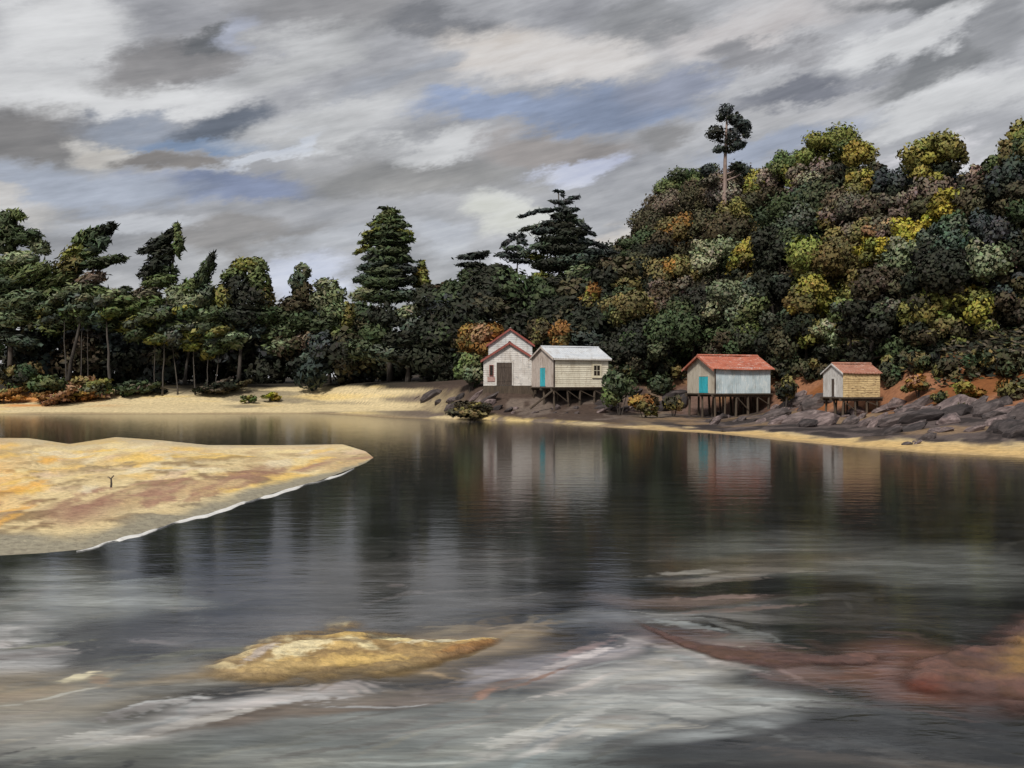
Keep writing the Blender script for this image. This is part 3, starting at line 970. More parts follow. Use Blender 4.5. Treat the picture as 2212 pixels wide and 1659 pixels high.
def roof_plane(root, side, x0, x1, W, eave, ridge, mat, over=0.35, z0=0.0, sag=0.05, name='roof_sheet'):
    """one corrugated roof slope; side -1 is the front (negative y)"""
    n = int((x1 - x0) / 0.09)
    m = 6
    sl = (ridge - eave) / (W / 2)
    xs = np.linspace(x0, x1, n)
    ts = np.linspace(0.012, 1 + over / (W / 2), m)
    Xg, T = np.meshgrid(xs, ts)
    Yg = side * T * W / 2
    cor = np.sin(Xg / 0.36 * 2 * math.pi) * 0.028
    wav = (fbm(Xg * 0.5 + side * 7, T * 2 + ridge, 3, 13) - 0.5) * 0.10 - sag * np.sin((Xg - x0) / (x1 - x0) * math.pi)
    Zg = z0 + ridge + 0.06 - T * (W / 2) * sl + cor + wav
    top = np.stack([Xg, Yg, Zg], -1).reshape(-1, 3)
    bot = top - np.array((0, 0, 0.06))
    i = np.arange(n * m).reshape(m, n)
    q = np.stack([i[:-1, :-1], i[:-1, 1:], i[1:, 1:], i[1:, :-1]], -1).reshape(-1, 4)
    F = [q if side < 0 else q[:, ::-1], (q[:, ::-1] if side < 0 else q) + n * m]
    for e in (i[0, :], i[-1, :], i[:, 0], i[:, -1]):
        F.append(np.stack([e[:-1], e[1:], e[1:] + n * m, e[:-1] + n * m], -1))
    return link(name, mesh_np(name, np.concatenate([top, bot]), np.concatenate(F), None, mat, False), root)


def ridge_cap(parent, x0, x1, ridge, mat, z0=0.0):
    mb = MB()
    mb.prism([(-0.20, ridge - 0.0), (0, ridge + 0.12), (0.20, ridge - 0.0), (0.0, ridge + 0.17)] if False else [(-0.22, z0 + ridge + 0.02), (0, z0 + ridge + 0.125), (0.22, z0 + ridge + 0.02), (0.0, z0 + ridge + 0.175)], 0, x0 - 0.02, x1 + 0.02)
    return mb.build('ridge_cap', mat, parent)


def barge(root, x, W, eave, ridge, mat, over=0.35, z0=0.0, h=0.22):
    """the two sloping boards along a gable"""
    sl = (ridge - eave) / (W / 2)
    for s in (-1, 1):
        ye = s * (W / 2 + over)
        ze = eave - over * sl
        mb = MB()
        mb.prism([(0.0 + s * 0.004, z0 + ridge + 0.04), (ye, z0 + ze + 0.04), (ye, z0 + ze + 0.04 - h), (s * 0.004, z0 + ridge + 0.04 - h)], 0, x - 0.035, x + 0.035)
        mb.build('barge_board', mat, root)


def door_on_gable(root, x, s, y0, y1, z0, z1, mat, fmat, handle=True):
    """door leaf proud of a gable wall with frame and handle"""
    mb = MB()
    n = 4
    w = (y1 - y0) / n
    for i in range(n):
        mb.box(min(x + s * 0.045, x + s * 0.085), max(x + s * 0.045, x + s * 0.085), y0 + i * w + 0.006, y0 + (i + 1) * w - 0.006, z0, z1)
    mb.box(min(x + s * 0.04, x + s * 0.07), max(x + s * 0.04, x + s * 0.07), y0, y1, z0, z1)
    d = mb.build('door', mat, root)
    mb = MB()
    xa, xb = sorted((x + s * 0.04, x + s * 0.11))
    mb.box(xa, xb, y0 - 0.09, y0 - 0.002, z0, z1 + 0.09)
    mb.box(xa, xb, y1 + 0.002, y1 + 0.09, z0, z1 + 0.09)
    mb.box(xa, xb, y0, y1, z1 + 0.002, z1 + 0.09)
    mb.build('door_frame', fmat, d)
    if handle:
        mb = MB()
        mb.tube([(x + s * 0.08, y0 + 0.14, z0 + 1.0), (x + s * 0.15, y0 + 0.14, z0 + 1.0), (x + s * 0.15, y0 + 0.26, z0 + 1.0)], [0.02, 0.02, 0.015], 6)
        mb.build('handle', M_DARKWOOD, d)
    return d


def window_side(root, y, s, x0, x1, z0, z1, fmat, trim=0.14):
    """window in a long wall (plane y)"""
    ya, yb = sorted((y + s * 0.03, y + s * 0.12))
    mb = MB()
    mb.box(x0 - trim, x0, ya, yb, z0 - trim, z1 + trim)
    mb.box(x1, x1 + trim, ya, yb, z0 - trim, z1 + trim)
    mb.box(x0 + 0.001, x1 - 0.001, ya, yb, z1, z1 + trim)
    mb.box(x0 + 0.001, x1 - 0.001, ya, yb, z0 - trim, z0)
    w = mb.build('window', fmat, root)
    for k in range(2):
        for j in range(2):
            xa = x0 + (x1 - x0) * k / 2 + 0.012
            xb = x0 + (x1 - x0) * (k + 1) / 2 - 0.012
            za = z0 + (z1 - z0) * j / 2 + 0.012
            zb = z0 + (z1 - z0) * (j + 1) / 2 - 0.012
            m2 = MB()
            y2 = sorted((y + s * 0.052, y + s * 0.07))
            m2.box(xa, xb, y2[0], y2[1], za, zb)
            m2.build('pane', M_PANE, w)
    m2 = MB()
    y2 = sorted((y + s * 0.06, y + s * 0.085))
    xm, zm = (x0 + x1) / 2, (z0 + z1) / 2
    m2.box(xm - 0.03, xm + 0.03, y2[0], y2[1], z0, z1)
    m2.box(x0, xm - 0.031, y2[0], y2[1], zm - 0.03, zm + 0.03)
    m2.box(xm + 0.031, x1, y2[0], y2[1], zm - 0.03, zm + 0.03)
    m2.build('glazing_bar', fmat, w)
    m2 = MB()
    y2 = sorted((y + s * 0.04, y + s * 0.2))
    m2.box(x0 - trim - 0.06, x1 + trim + 0.06, y2[0], y2[1], z0 - trim - 0.07, z0 - trim - 0.002)
    m2.build('sill', fmat, w)
    return w


def stilts(root, L, W, theta, nx, ny, lean=0.06, rad=0.13, braces=True):
    """deck, beams and one post per stilt, each down to the ground below it"""
    mb = MB()
    n = int(L / 0.4)
    mb.box(-L / 2 - 0.25, L / 2 + 0.25, -W / 2 - 0.25, W / 2 + 0.25, -0.14, -0.003)
    mb.build('floor_deck', M_PILE, root)
    for j in range(ny):
        y = -W / 2 + 0.12 + (W - 0.24) * j / (ny - 1)
        mb = MB()
        mb.box(-L / 2 - 0.35, L / 2 + 0.35, y - 0.11, y + 0.11, -0.42, -0.143)
        mb.build('floor_beam', M_PILE, root)
    c, s = math.cos(theta), math.sin(theta)
    feet = {}
    for j in range(ny):
        for i in range(nx):
            x = -L / 2 + 0.2 + (L - 0.4) * i / (nx - 1) + random.uniform(-0.15, 0.15)
            y = -W / 2 + 0.12 + (W - 0.24) * j / (ny - 1)
            fx, fy = x + random.uniform(-lean, lean) * 3, y + random.uniform(-lean, lean)
            wx, wy = root.location.x + c * fx - s * fy, root.location.y + s * fx + c * fy
            zb = gh(wx, wy) - root.location.z
            if zb > -0.6:
                continue
            mb = MB()
            r = rad * random.uniform(0.85, 1.2)
            mb.tube([(fx, fy, zb - 0.4), ((fx + x) / 2 + random.uniform(-.03, .03), (fy + y) / 2, (zb - 0.4) / 2), (x, y, -0.423)], [r * 1.15, r, r * 0.95], 8)
            mb.build('stilt', M_PILE, root)
            feet[(i, j)] = (x, y, zb)
    if braces:
        for i in range(nx - 1):
            if (i, 0) in feet and (i + 1, 0) in feet and random.random() < 0.6:
                a, b_ = feet[(i, 0)], feet[(i + 1, 0)]
                mb = MB()
                mb.tube([(a[0], a[1] - 0.16, -0.5), (b_[0], b_[1] - 0.16, b_[2] + 0.6)], [0.06, 0.06], 5)
                mb.build('brace', M_PILE, root)


def corner_root(name, dx, dy, D, L, W, theta):
    """root at the middle of the floor, from where its near corner is seen"""
    q = P3(dx, dy, D)
    c, s = math.cos(theta), math.sin(theta)
    ox, oy = L / 2, W / 2
    return empty(name, (q.x + c * ox - s * oy, q.y + s * ox + c * oy, q.z), theta)


def eave_trim(root, W, eave, ridge, x0, x1, mat, over, z0=0.0):
    sl = (ridge - eave) / (W / 2)
    mb = MB()
    y = -(W / 2 + over) - 0.02
    z = z0 + eave - over * sl
    mb.box(x0, x1, y - 0.02, y + 0.015, z - 0.16, z + 0.02)
    mb.build('eave_board', mat, root)


# --- cream hut with pale tin roof and turquoise door
th = math.radians(25)
L2, W2, E2, R2 = 7.9, 6.2, 3.75, 5.15
r = corner_root('stilt_hut', 1196, 836, 125.0, L2, W2, th)
tag(r, 'cream stilt hut with pale tin roof, turquoise door and one dark window', 'hut', 'boat huts along the far shore')
gable_wall(r, -L2 / 2, -1, W2, E2, R2, M_MAUVE)
gable_wall(r, L2 / 2, 1, W2, E2, R2, M_CREAM)
side_wall(r, -W2 / 2, -1, -L2 / 2, L2 / 2, E2, M_CREAM)
side_wall(r, W2 / 2, 1, -L2 / 2, L2 / 2, E2, M_CREAM)
a = roof_plane(r, -1, -L2 / 2 - 0.25, L2 / 2 + 0.35, W2, E2, R2, M_TIN, 0.4)
roof_plane(r, 1, -L2 / 2 - 0.25, L2 / 2 + 0.35, W2, E2, R2, M_TIN, 0.4)
ridge_cap(a, -L2 / 2 - 0.25, L2 / 2 + 0.35, R2, M_TIN)
barge(r, -L2 / 2 - 0.30, W2, E2, R2, M_MAUVE, 0.4)
eave_trim(r, W2, E2, R2, -L2 / 2 - 0.2, L2 / 2 + 0.3, M_WHITETRIM, 0.4)
door_on_gable(r, -L2 / 2 - 0.0, -1, -0.95, 0.55, 0.08, 2.45, M_TURQ, M_MAUVE)
window_side(r, -W2 / 2, -1, L2 / 2 - 2.15, L2 / 2 - 1.25, 1.45, 2.75, M_TRIM, 0.22)
mb = MB()
mb.box(-L2 / 2 - 0.06, -L2 / 2 + 0.16, -W2 / 2 - 0.07, -W2 / 2 - 0.05, 0.02, E2 - 0.1)
mb.build('corner_board', M_DARKWOOD, r)
stilts(r, L2, W2, th, 5, 3)
mb = MB()
mb.tube([(-L2 / 2 - 0.3, -W2 / 2 - 0.3, -0.45), (-L2 / 2 - 3.0, -W2 / 2 + 0.6, -2.7)], [0.13, 0.15], 6)
mb.build('raking_prop', M_PILE, r)

# --- blue hut with terracotta roof and turquoise door
th = math.radians(20)
L3, W3, E3, R3 = 8.0, 6.6, 3.2, 4.75
r = corner_root('stilt_hut', 1544, 850, 122.0, L3, W3, th)
tag(r, 'pale blue stilt hut with terracotta roof and turquoise door in its grey gable', 'hut', 'boat huts along the far shore')
gable_wall(r, -L3 / 2, -1, W3, E3, R3, M_STONE)
gable_wall(r, L3 / 2, 1, W3, E3, R3, M_STONE)
side_wall(r, -W3 / 2, -1, -L3 / 2, L3 / 2, E3, M_BLUE, vertical=True)
side_wall(r, W3 / 2, 1, -L3 / 2, L3 / 2, E3, M_BLUE, vertical=True)
a = roof_plane(r, -1, -L3 / 2 - 0.5, L3 / 2 + 0.35, W3, E3, R3, M_TERRA, 0.5, 0, 0.1)
roof_plane(r, 1, -L3 / 2 - 0.5, L3 / 2 + 0.35, W3, E3, R3, M_TERRA, 0.6, 0, 0.1)
ridge_cap(a, -L3 / 2 - 0.5, L3 / 2 + 0.35, R3, M_TERRA)
barge(r, -L3 / 2 - 0.54, W3, E3, R3, M_TERRA, 0.55, 0, 0.26)
door_on_gable(r, -L3 / 2, -1, -1.9, 0.3, 0.06, 2.1, M_TURQ, M_STONE)
mb = MB()
mb.box(-L3 / 2 - 0.06, -L3 / 2 + 0.14, -W3 / 2 - 0.065, -W3 / 2 - 0.045, 0.02, E3 - 0.1)
mb.build('corner_board', M_DARKWOOD, r)
stilts(r, L3, W3, th, 6, 3)

# --- small ochre shed
th = math.radians(12)
L4, W4, E4, R4 = 4.35, 4.1, 2.65, 3.6
r = corner_root('stilt_shed', 1821, 858, 106.0, L4, W4, th)
tag(r, 'small ochre plank stilt shed with white gable and rusty roof, rightmost of the huts', 'hut', 'boat huts along the far shore')
gable_wall(r, -L4 / 2, -1, W4, E4, R4, M_WHITE2)
gable_wall(r, L4 / 2, 1, W4, E4, R4, M_OCHRE)
side_wall(r, -W4 / 2, -1, -L4 / 2, L4 / 2, E4, M_OCHRE)
side_wall(r, W4 / 2, 1, -L4 / 2, L4 / 2, E4, M_OCHRE)
a = roof_plane(r, -1, -L4 / 2 - 0.15, L4 / 2 + 0.2, W4, E4, R4, M_TERRA2, 0.25, 0, 0.06)
roof_plane(r, 1, -L4 / 2 - 0.15, L4 / 2 + 0.2, W4, E4, R4, M_TERRA2, 0.25, 0, 0.06)
ridge_cap(a, -L4 / 2 - 0.15, L4 / 2 + 0.2, R4, M_TERRA2)
barge(r, -L4 / 2 - 0.19, W4, E4, R4, M_WHITE2, 0.25, 0, 0.16)
door_on_gable(r, -L4 / 2, -1, -0.45, 0.15, 0.06, 1.95, M_DARKWOOD, M_WHITE2, False)
stilts(r, L4, W4, th, 4, 3, rad=0.11)

# --- white boathouse: low front gable with a taller gable behind
th = math.radians(89)
W1, E1, R1, LF = 6.9, 3.55, 5.75, 5.0
q = P3(1101, 833, 132.0)
r = empty('boathouse', (q.x, q.y, q.z), th)
tag(r, 'white boathouse with double red-edged gables and wide dark timber doors, leftmost of the huts', 'boathouse', 'boat huts along the far shore')
gable_wall(r, 0, -1, W1, E1, R1, M_WHITE, vertical=False)
side_wall(r, -W1 / 2, -1, 0, LF, E1, M_WHITE)
side_wall(r, W1 / 2, 1, 0, LF, E1, M_WHITE)
a = roof_plane(r, -1, -0.35, LF, W1, E1, R1, M_REDROOF, 0.4)
roof_plane(r, 1, -0.35, LF, W1, E1, R1, M_REDROOF, 0.4)
ridge_cap(a, -0.35, LF, R1, M_REDROOF)
barge(r, -0.40, W1, E1, R1, M_REDTRIM, 0.4, 0, 0.3)
WR, ER, RR, LR = 6.0, 5.75, 7.85, 7.0
a2 = gable_wall(r, LF, -1, WR, ER, RR, M_PALEBLUEWHITE, 'rear_gable_wall', vertical=False)
side_wall(r, -WR / 2, -1, LF + 0.1, LF + LR, ER, M_PALEBLUEWHITE, 'rear_side_wall')
side_wall(r, WR / 2, 1, LF + 0.1, LF + LR, ER, M_PALEBLUEWHITE, 'rear_side_wall')
a = roof_plane(r, -1, LF - 0.3, LF + LR + 0.3, WR, ER, RR, M_REDROOF, 0.35, name='rear_roof_sheet')
roof_plane(r, 1, LF - 0.3, LF + LR + 0.3, WR, ER, RR, M_REDROOF, 0.35, name='rear_roof_sheet')
ridge_cap(a, LF - 0.3, LF + LR + 0.3, RR, M_WHITETRIM)
barge(r, LF - 0.35, WR, ER, RR, M_REDTRIM, 0.35, 0, 0.26)
mb = MB()
mb.box(-0.1, LF + LR, -W1 / 2 - 0.12, W1 / 2 + 0.12, -1.6, -0.003)
mb.build('plinth', M_PILE, r)
# local +y is picture left here
for k in range(2):
    y1 = 1.72 - k * 1.02
    y0 = y1 - 1.0
    mb = MB()
    for i in range(4):
        mb.box(-0.115, -0.07, y0 + i * 0.25 + 0.008, y0 + (i + 1) * 0.25 - 0.008, 0.06, 3.05)
    mb.box(-0.095, -0.06, y0, y1, 0.06, 3.05)
    d = mb.build('door_leaf', M_DARKWOOD, r)
    for zb in (0.55, 2.4):
        mb = MB()
        mb.box(-0.15, -0.118, y0 + 0.03, y1 - 0.03, zb, zb + 0.17)
        mb.build('door_batten', M_DARKWOOD, d)
mb = MB()
mb.box(-0.16, -0.05, 1.73, 1.87, 0.03, 3.2)
mb.box(-0.16, -0.05, -0.45, -0.31, 0.03, 3.2)
mb.box(-0.16, -0.05, -0.309, 1.729, 3.06, 3.2)
mb.build('door_frame', M_WHITETRIM, r)
mb = MB()
mb.box(-0.14, -0.05, 2.15, 2.22, 1.25, 2.75)
mb.box(-0.14, -0.05, 2.62, 2.69, 1.25, 2.75)
mb.box(-0.14, -0.05, 2.221, 2.619, 2.68, 2.75)
mb.box(-0.14, -0.05, 2.221, 2.619, 1.25, 1.32)
w = mb.build('window', M_REDTRIM, r)
for k in range(2):
    mb = MB()
    mb.box(-0.09, -0.07, 2.23, 2.61, 1.33 + k * 0.68, 1.98 + k * 0.68)
    mb.build('pane', M_PANE, w)
mb = MB()
mb.box(-0.12, -0.06, 1.95, 2.95, 0.55, 1.15)
mb.build('shutter', M_PINKTRIM, r)
mb = MB()
mb.box(-0.1, -0.06, -W1 / 2 - 0.05, -W1 / 2 + 0.14, 0.02, E1 - 0.15)
mb.build('corner_board', M_MAUVE, r)
# ------------------------------------------------------------------ trees
def leaves(clumps, density=1.0, size=0.42, aspect=0.5, seed=0, fuzz=0.35):
    """clumps: (centre, (rx, ry, rz), tilt, colour). Many small leaf dabs spread through each clump."""
    g = np.random.default_rng(seed)
    VS, CS, NS = [], [], []
    cen = np.mean([np.array(c_[0]) for c_ in clumps], axis=0)
    for (c, rad, tilt, col) in clumps:
        rx, ry, rz = rad
        area = 4 * math.pi * ((rx * rz) ** 1.6 / 3 + (rx * ry) ** 1.6 / 3 + (ry * rz) ** 1.6 / 3) ** (1 / 1.6)
        n = int(max(14, density * 1.25 * area / (2 * size * size * aspect)))
        d = g.normal(size=(n, 3))
        d /= np.linalg.norm(d, axis=1)[:, None]
        rr = (1 - fuzz) + fuzz * g.random(n) ** 0.8
        rr = np.where(g.random(n) < 0.16, rr * g.uniform(1.0, 1.3, n), rr)
        p = d * rr[:, None] * np.array([rx, ry, rz])
        ct, st = math.cos(tilt), math.sin(tilt)
        R = np.array([[ct, 0, -st], [0, 1, 0], [st, 0, ct]])
        p = p @ R.T
        nrm = (d / np.array([rx, ry, rz])) @ R.T
        nrm /= np.linalg.norm(nrm, axis=1)[:, None]
        out_ = nrm.copy()
        nrm = nrm + g.normal(size=(n, 3)) * 0.6
        nrm /= np.linalg.norm(nrm, axis=1)[:, None]
        ax = np.array([ct, 0, st]) + g.normal(size=(n, 3)) * (0.9 if rx < rz * 1.6 else 0.4)
        t = ax - (ax * nrm).sum(1)[:, None] * nrm
        t /= np.linalg.norm(t, axis=1)[:, None] + 1e-9
        b = np.cross(nrm, t)
        L_ = size * g.uniform(0.6, 1.35, n)
        Wd = L_ * aspect * g.uniform(0.7, 1.3, n)
        q = p + np.array(c)
        bend = nrm * (L_ * 0.22)[:, None]
        VS.append(np.stack([q - t * L_[:, None] - bend, q - b * Wd[:, None] + t * (L_ * 0.15)[:, None], q + t * L_[:, None] - bend, q + b * Wd[:, None] + t * (L_ * 0.15)[:, None]], 1))
        big = q - cen
        big /= np.linalg.norm(big, axis=1)[:, None] + 1e-9
        sn = out_ * 0.65 + big * 0.25 + nrm * 0.45 + np.array((0, 0, 0.1))
        sn /= np.linalg.norm(sn, axis=1)[:, None] + 1e-9
        NS.append(np.repeat(sn[:, None, :], 4, 1))
        k = np.clip(1 + g.normal(size=(n, 1)) * 0.15, 0.45, 1.8)
        hue = 1 + g.normal(size=(n, 3)) * 0.07
        CS.append(np.repeat((np.array(col) * k * hue)[:, None, :], 4, 1))
    V = np.concatenate(VS).reshape(-1, 3)
    C = np.clip(np.concatenate(CS).reshape(-1, 3), 0.002, 0.9)
    F = np.arange(len(V)).reshape(-1, 4)
    return V, F, C, np.concatenate(NS).reshape(-1, 3)


def leaf_mesh(name, V, F, C, NR):
    me = mesh_np(name, V, F, C, FOL, True)
    me.normals_split_custom_set_from_vertices(NR.astype(np.float32))
    return me


TREE_COUNT = [0]


def make_tree(name, label, cat, group, base, top, clumps, trunk_r, bark=None, density=1.0, size=0.42, aspect=0.5, limbs=6, lean=None, fuzz=0.35):
    """Empty at the foot > trunk (with limbs), crown"""
    TREE_COUNT[0] += 1
    sd_ = TREE_COUNT[0]
    rr = random.Random(sd_)
    root = empty(name, base)
    tag(root, label, cat, group)
    b0 = Vector(base)
    tp = Vector(top) - b0
    mb = MB()
    n = 6
    pts, rad = [], []
    for i in range(n + 1):
        f = i / n
        pts.append(Vector((tp.x * f ** 1.3 + rr.uniform(-.12, .12) * (i not in (0,)), tp.y * f + rr.uniform(-.12, .12) * (i not in (0,)), -0.4 + (tp.z + 0.4) * f)))
        rad.append(trunk_r * (1 - 0.82 * f) * (1.35 if i == 0 else 1.0))
    mb.tube(pts, rad, 8)
    cs = list(clumps)
    rr.shuffle(cs)
    for (c, rd, tl, cl) in cs[:limbs]:
        e = Vector(c) - b0
        f = min(0.95, max(0.2, (e.z - 0.25 * math.hypot(e.x, e.y) - 0.5) / max(tp.z, 0.5)))
        i = min(n - 1, int(f * n))
        s = pts[i].lerp(pts[i + 1], f * n - i)
        m_ = s.lerp(e, 0.55) + Vector((0, 0, -0.06 * (e - s).length))
        k = trunk_r * (1 - 0.8 * f) * 0.5
        mb.tube([s, m_, e], [k, k * 0.7, k * 0.3], 5)
    mb.build('trunk', bark or BARK, root, smooth=True)
    V, F, C, NR = leaves([(Vector(c) - b0, rd, tl, cl) for (c, rd, tl, cl) in clumps], density, size, aspect, sd_, fuzz)
    link('crown', leaf_mesh('crown', V, F, C, NR), root)
    return root


# albedo palette
DK = (0.017, 0.020, 0.013)      # near black green
DG = (0.04, 0.055, 0.026)      # dark green
MG = (0.085, 0.11, 0.042)      # mid green
GG = (0.125, 0.145, 0.082)      # grey green
PG = (0.185, 0.205, 0.125)      # pale grey green
OL = (0.135, 0.138, 0.038)      # olive
YO = (0.2, 0.175, 0.038)      # yellow olive
YE = (0.27, 0.235, 0.035)      # yellow
OB = (0.12, 0.102, 0.038)      # olive brown
OR = (0.2, 0.105, 0.03)      # orange
RO = (0.23, 0.145, 0.08)      # pinkish orange
BR = (0.05, 0.044, 0.025)      # dark brown
MV = (0.115, 0.095, 0.07)      # mauve brown
PK = (0.2, 0.165, 0.125)      # pinkish beige
SL = (0.034, 0.042, 0.04)      # slate
SG = (0.062, 0.08, 0.058)      # slate green


def jit(c, a=0.18, r=random):
    k = 1.4 * (1 + r.uniform(-a, a))
    return tuple(max(0.003, v * k * (1 + r.uniform(-a, a) * 0.4)) for v in c)


def stroke_tree(name, label, cat, group, D, foot_dx, strokes, trunk_r=0.35, bark=None, density=1.0, size=0.5, aspect=0.42, depth=0.9, copies=2, limbs=8, fuzz=0.4, conv=None):
    """crown built from leaf masses (x, y, rx, ry, tilt, colour) as seen at depth D"""
    m = MPP(D)
    r = random.Random(int(foot_dx * 7 + D))
    if conv:
        strokes = [(*conv(s[0], s[1]), s[2] * conv.k, s[3] * conv.k, s[4], s[5]) for s in strokes]
    cl = []
    topy = min(s[1] - s[3] * 0.2 for s in strokes)
    topx = min(strokes, key=lambda s: s[1])[0]
    for (x, y, rx, ry, a, col) in strokes:
        base_r = (rx + ry) / 2 * m * depth
        for k in range(copies):
            off = (k - (copies - 1) / 2) * base_r * 0.9 + r.uniform(-.3, .3)
            p = P3(x + r.uniform(-.12, .12) * rx * k, y + r.uniform(-.12, .12) * ry * k, D)
            p.y += off
            sc = 1.0 if k == 0 else r.uniform(0.8, 1.0)
            cl.append((p, (rx * m * sc, base_r * 0.75, ry * m * sc), math.radians(a), jit(col, 0.15, r)))
    f = P3(foot_dx, 830, D)
    base = (f.x, D, gh(f.x, D) - 0.05)
    t = P3(topx, topy, D)
    return make_tree(name, label, cat, group, base, (t.x, t.y, t.z), cl, trunk_r, bark, density, size, aspect, limbs, fuzz=fuzz)


class Conv:
    def __init__(self, ox, oy, k):
        self.ox, self.oy, self.k = ox, oy, k

    def __call__(self, x, y):
        return (self.ox + x * self.k, self.oy + y * self.k)


CL = Conv(0, 424.7, 0.36)        # left wood study
CM = Conv(752, 380.5, 0.30)      # middle study
G_L = 'wind-bent trees of the left wood'
G_M = 'conifers between the left wood and the hillside'
G_H = 'broadleaf trees of the wooded hillside'

# --- left wood
stroke_tree('windswept_pine', 'tall green pine with upright tip at the left end of the wood', 'tree', G_L, 176, 20,
            [(105, 110, 30, 62, 70, MG), (40, 150, 60, 60, 20, DG), (60, 215, 95, 55, 10, DG), (160, 250, 105, 42, 15, DG), (235, 300, 70, 45, -25, GG), (30, 300, 80, 50, 10, DG),
             (110, 380, 135, 48, 12, PG), (40, 440, 120, 50, 15, MG), (190, 470, 150, 55, 25, MG), (50, 540, 130, 60, 10, DG), (130, 620, 150, 60, 15, GG), (-60, 480, 120, 120, 0, DG),
             (60, 740, 140, 55, 5, GG), (150, 690, 110, 50, 20, DG), (130, 870, 120, 40, -8, SG), (20, 830, 100, 50, 0, DK)], 0.5, None, 1.0, 0.65, 0.28, conv=CL)
stroke_tree('windswept_pine', 'pine with its dark flag-shaped top blown to the right, second from the left', 'tree', G_L, 178, 148,
            [(625, 205, 85, 34, 33, DK), (570, 235, 80, 45, 30, DG), (505, 250, 70, 45, 35, MG), (590, 290, 90, 40, 25, SG), (450, 335, 95, 38, 25, OL), (530, 340, 80, 35, 15, MG), (660, 382, 105, 24, 8, DG),
             (560, 400, 100, 36, 10, DG), (420, 425, 110, 55, 30, OB), (350, 500, 130, 50, 30, MG), (545, 500, 100, 45, 20, MV), (600, 580, 110, 45, -15, MG), (480, 560, 110, 50, 10, GG), (310, 600, 110, 60, 10, MG),
             (420, 650, 120, 60, 15, OL), (300, 690, 100, 50, 10, DG), (640, 660, 110, 45, 0, DG), (560, 660, 110, 50, 5, GG), (350, 760, 90, 40, 0, DG)], 0.38, PALE_BARK, 1.0, 0.7, 0.26, conv=CL)
stroke_tree('windswept_pine', 'near-black pine with a ragged pointed top and a green right side', 'tree', G_L, 180, 345,
            [(1015, 240, 70, 34, 45, DK), (950, 285, 100, 36, 30, DK), (880, 325, 55, 22, 15, DK), (1065, 200, 18, 50, 0, MG), (1070, 290, 30, 80, 0, MG), (985, 340, 80, 45, 20, DK), (950, 410, 90, 45, 25, DK),
             (890, 470, 60, 55, 20, DK), (1000, 450, 70, 40, 10, DG), (960, 510, 110, 40, 10, MG), (870, 590, 100, 45, 10, MV), (780, 620, 110, 45, 0, MV), (880, 650, 120, 50, 10, MG), (960, 720, 110, 50, 10, DG),
             (820, 770, 100, 60, 10, OL), (740, 700, 90, 50, 0, DG), (700, 770, 90, 45, 0, DG)], 0.4, PALE_BARK, 1.0, 0.7, 0.26, conv=CL)
stroke_tree('windswept_pine', 'slim dark flame-shaped pine beside the near-black ragged pine', 'tree', G_L, 179, 398,
            [(1268, 385, 60, 22, 65, DK), (1235, 440, 70, 38, 62, DG), (1205, 505, 60, 45, 55, DG), (1240, 580, 60, 50, 30, SG), (1150, 540, 70, 45, 20, MG), (1060, 590, 70, 60, 30, PG), (1150, 640, 120, 50, 15, GG),
             (1200, 720, 120, 38, 8, GG), (1130, 785, 130, 34, 5, PG), (960, 800, 80, 45, 35, GG), (1080, 870, 130, 50, 0, SG), (1230, 830, 110, 45, 0, GG)], 0.3, PALE_BARK, 1.0, 0.7, 0.26, conv=CL)
stroke_tree('round_pine', 'rounded dark tree with olive crown in the middle of the left wood', 'tree', G_L, 180, 515,
            [(1480, 410, 90, 45, 12, OL), (1545, 425, 65, 60, 0, MG), (1410, 470, 80, 50, 20, MG), (1560, 510, 80, 70, 0, MG), (1440, 540, 100, 80, 0, DK), (1350, 600, 70, 80, 15, OL), (1500, 620, 120, 100, 0, DK),
             (1600, 600, 50, 80, 0, OB), (1340, 700, 90, 60, 0, DG), (1460, 730, 130, 70, 0, DK), (1590, 710, 90, 70, 0, DG), (1400, 785, 65, 40, -20, OL), (1515, 800, 95, 50, 0, SL), (1410, 850, 110, 50, 0, DK)], 0.4, conv=CL)
stroke_tree('round_pine', 'small grey-green tree beside the notch of bright sky in the left wood', 'tree', G_L, 182, 640,
            [(1815, 450, 50, 50, 0, GG), (1790, 510, 60, 55, 0, SG), (1820, 570, 70, 60, 0, BR), (1780, 650, 110, 60, 0, BR), (1690, 720, 100, 60, 10, DG), (1800, 740, 110, 70, 0, DG), (1670, 810, 120, 60, 15, GG), (1840, 870, 80, 55, 0, MV),
             (1700, 900, 120, 60, 10, GG)], 0.32, conv=CL)
stroke_tree('round_pine', 'grey-green round-topped tree just left of the tall columnar spruce', 'tree', G_L, 181, 712,
            [(1960, 530, 75, 45, 5, PG), (2010, 590, 75, 60, 0, GG), (1930, 620, 70, 60, 0, GG), (2020, 690, 80, 70, 0, GG), (2085, 720, 45, 90, 0, OL), (1950, 770, 100, 55, 10, DG), (2030, 830, 90, 50, 10, MG), (1960, 900, 100, 45, -5, MV),
             (2060, 940, 100, 70, 0, DG), (1900, 970, 100, 60, 0, SG)], 0.34, conv=CL)
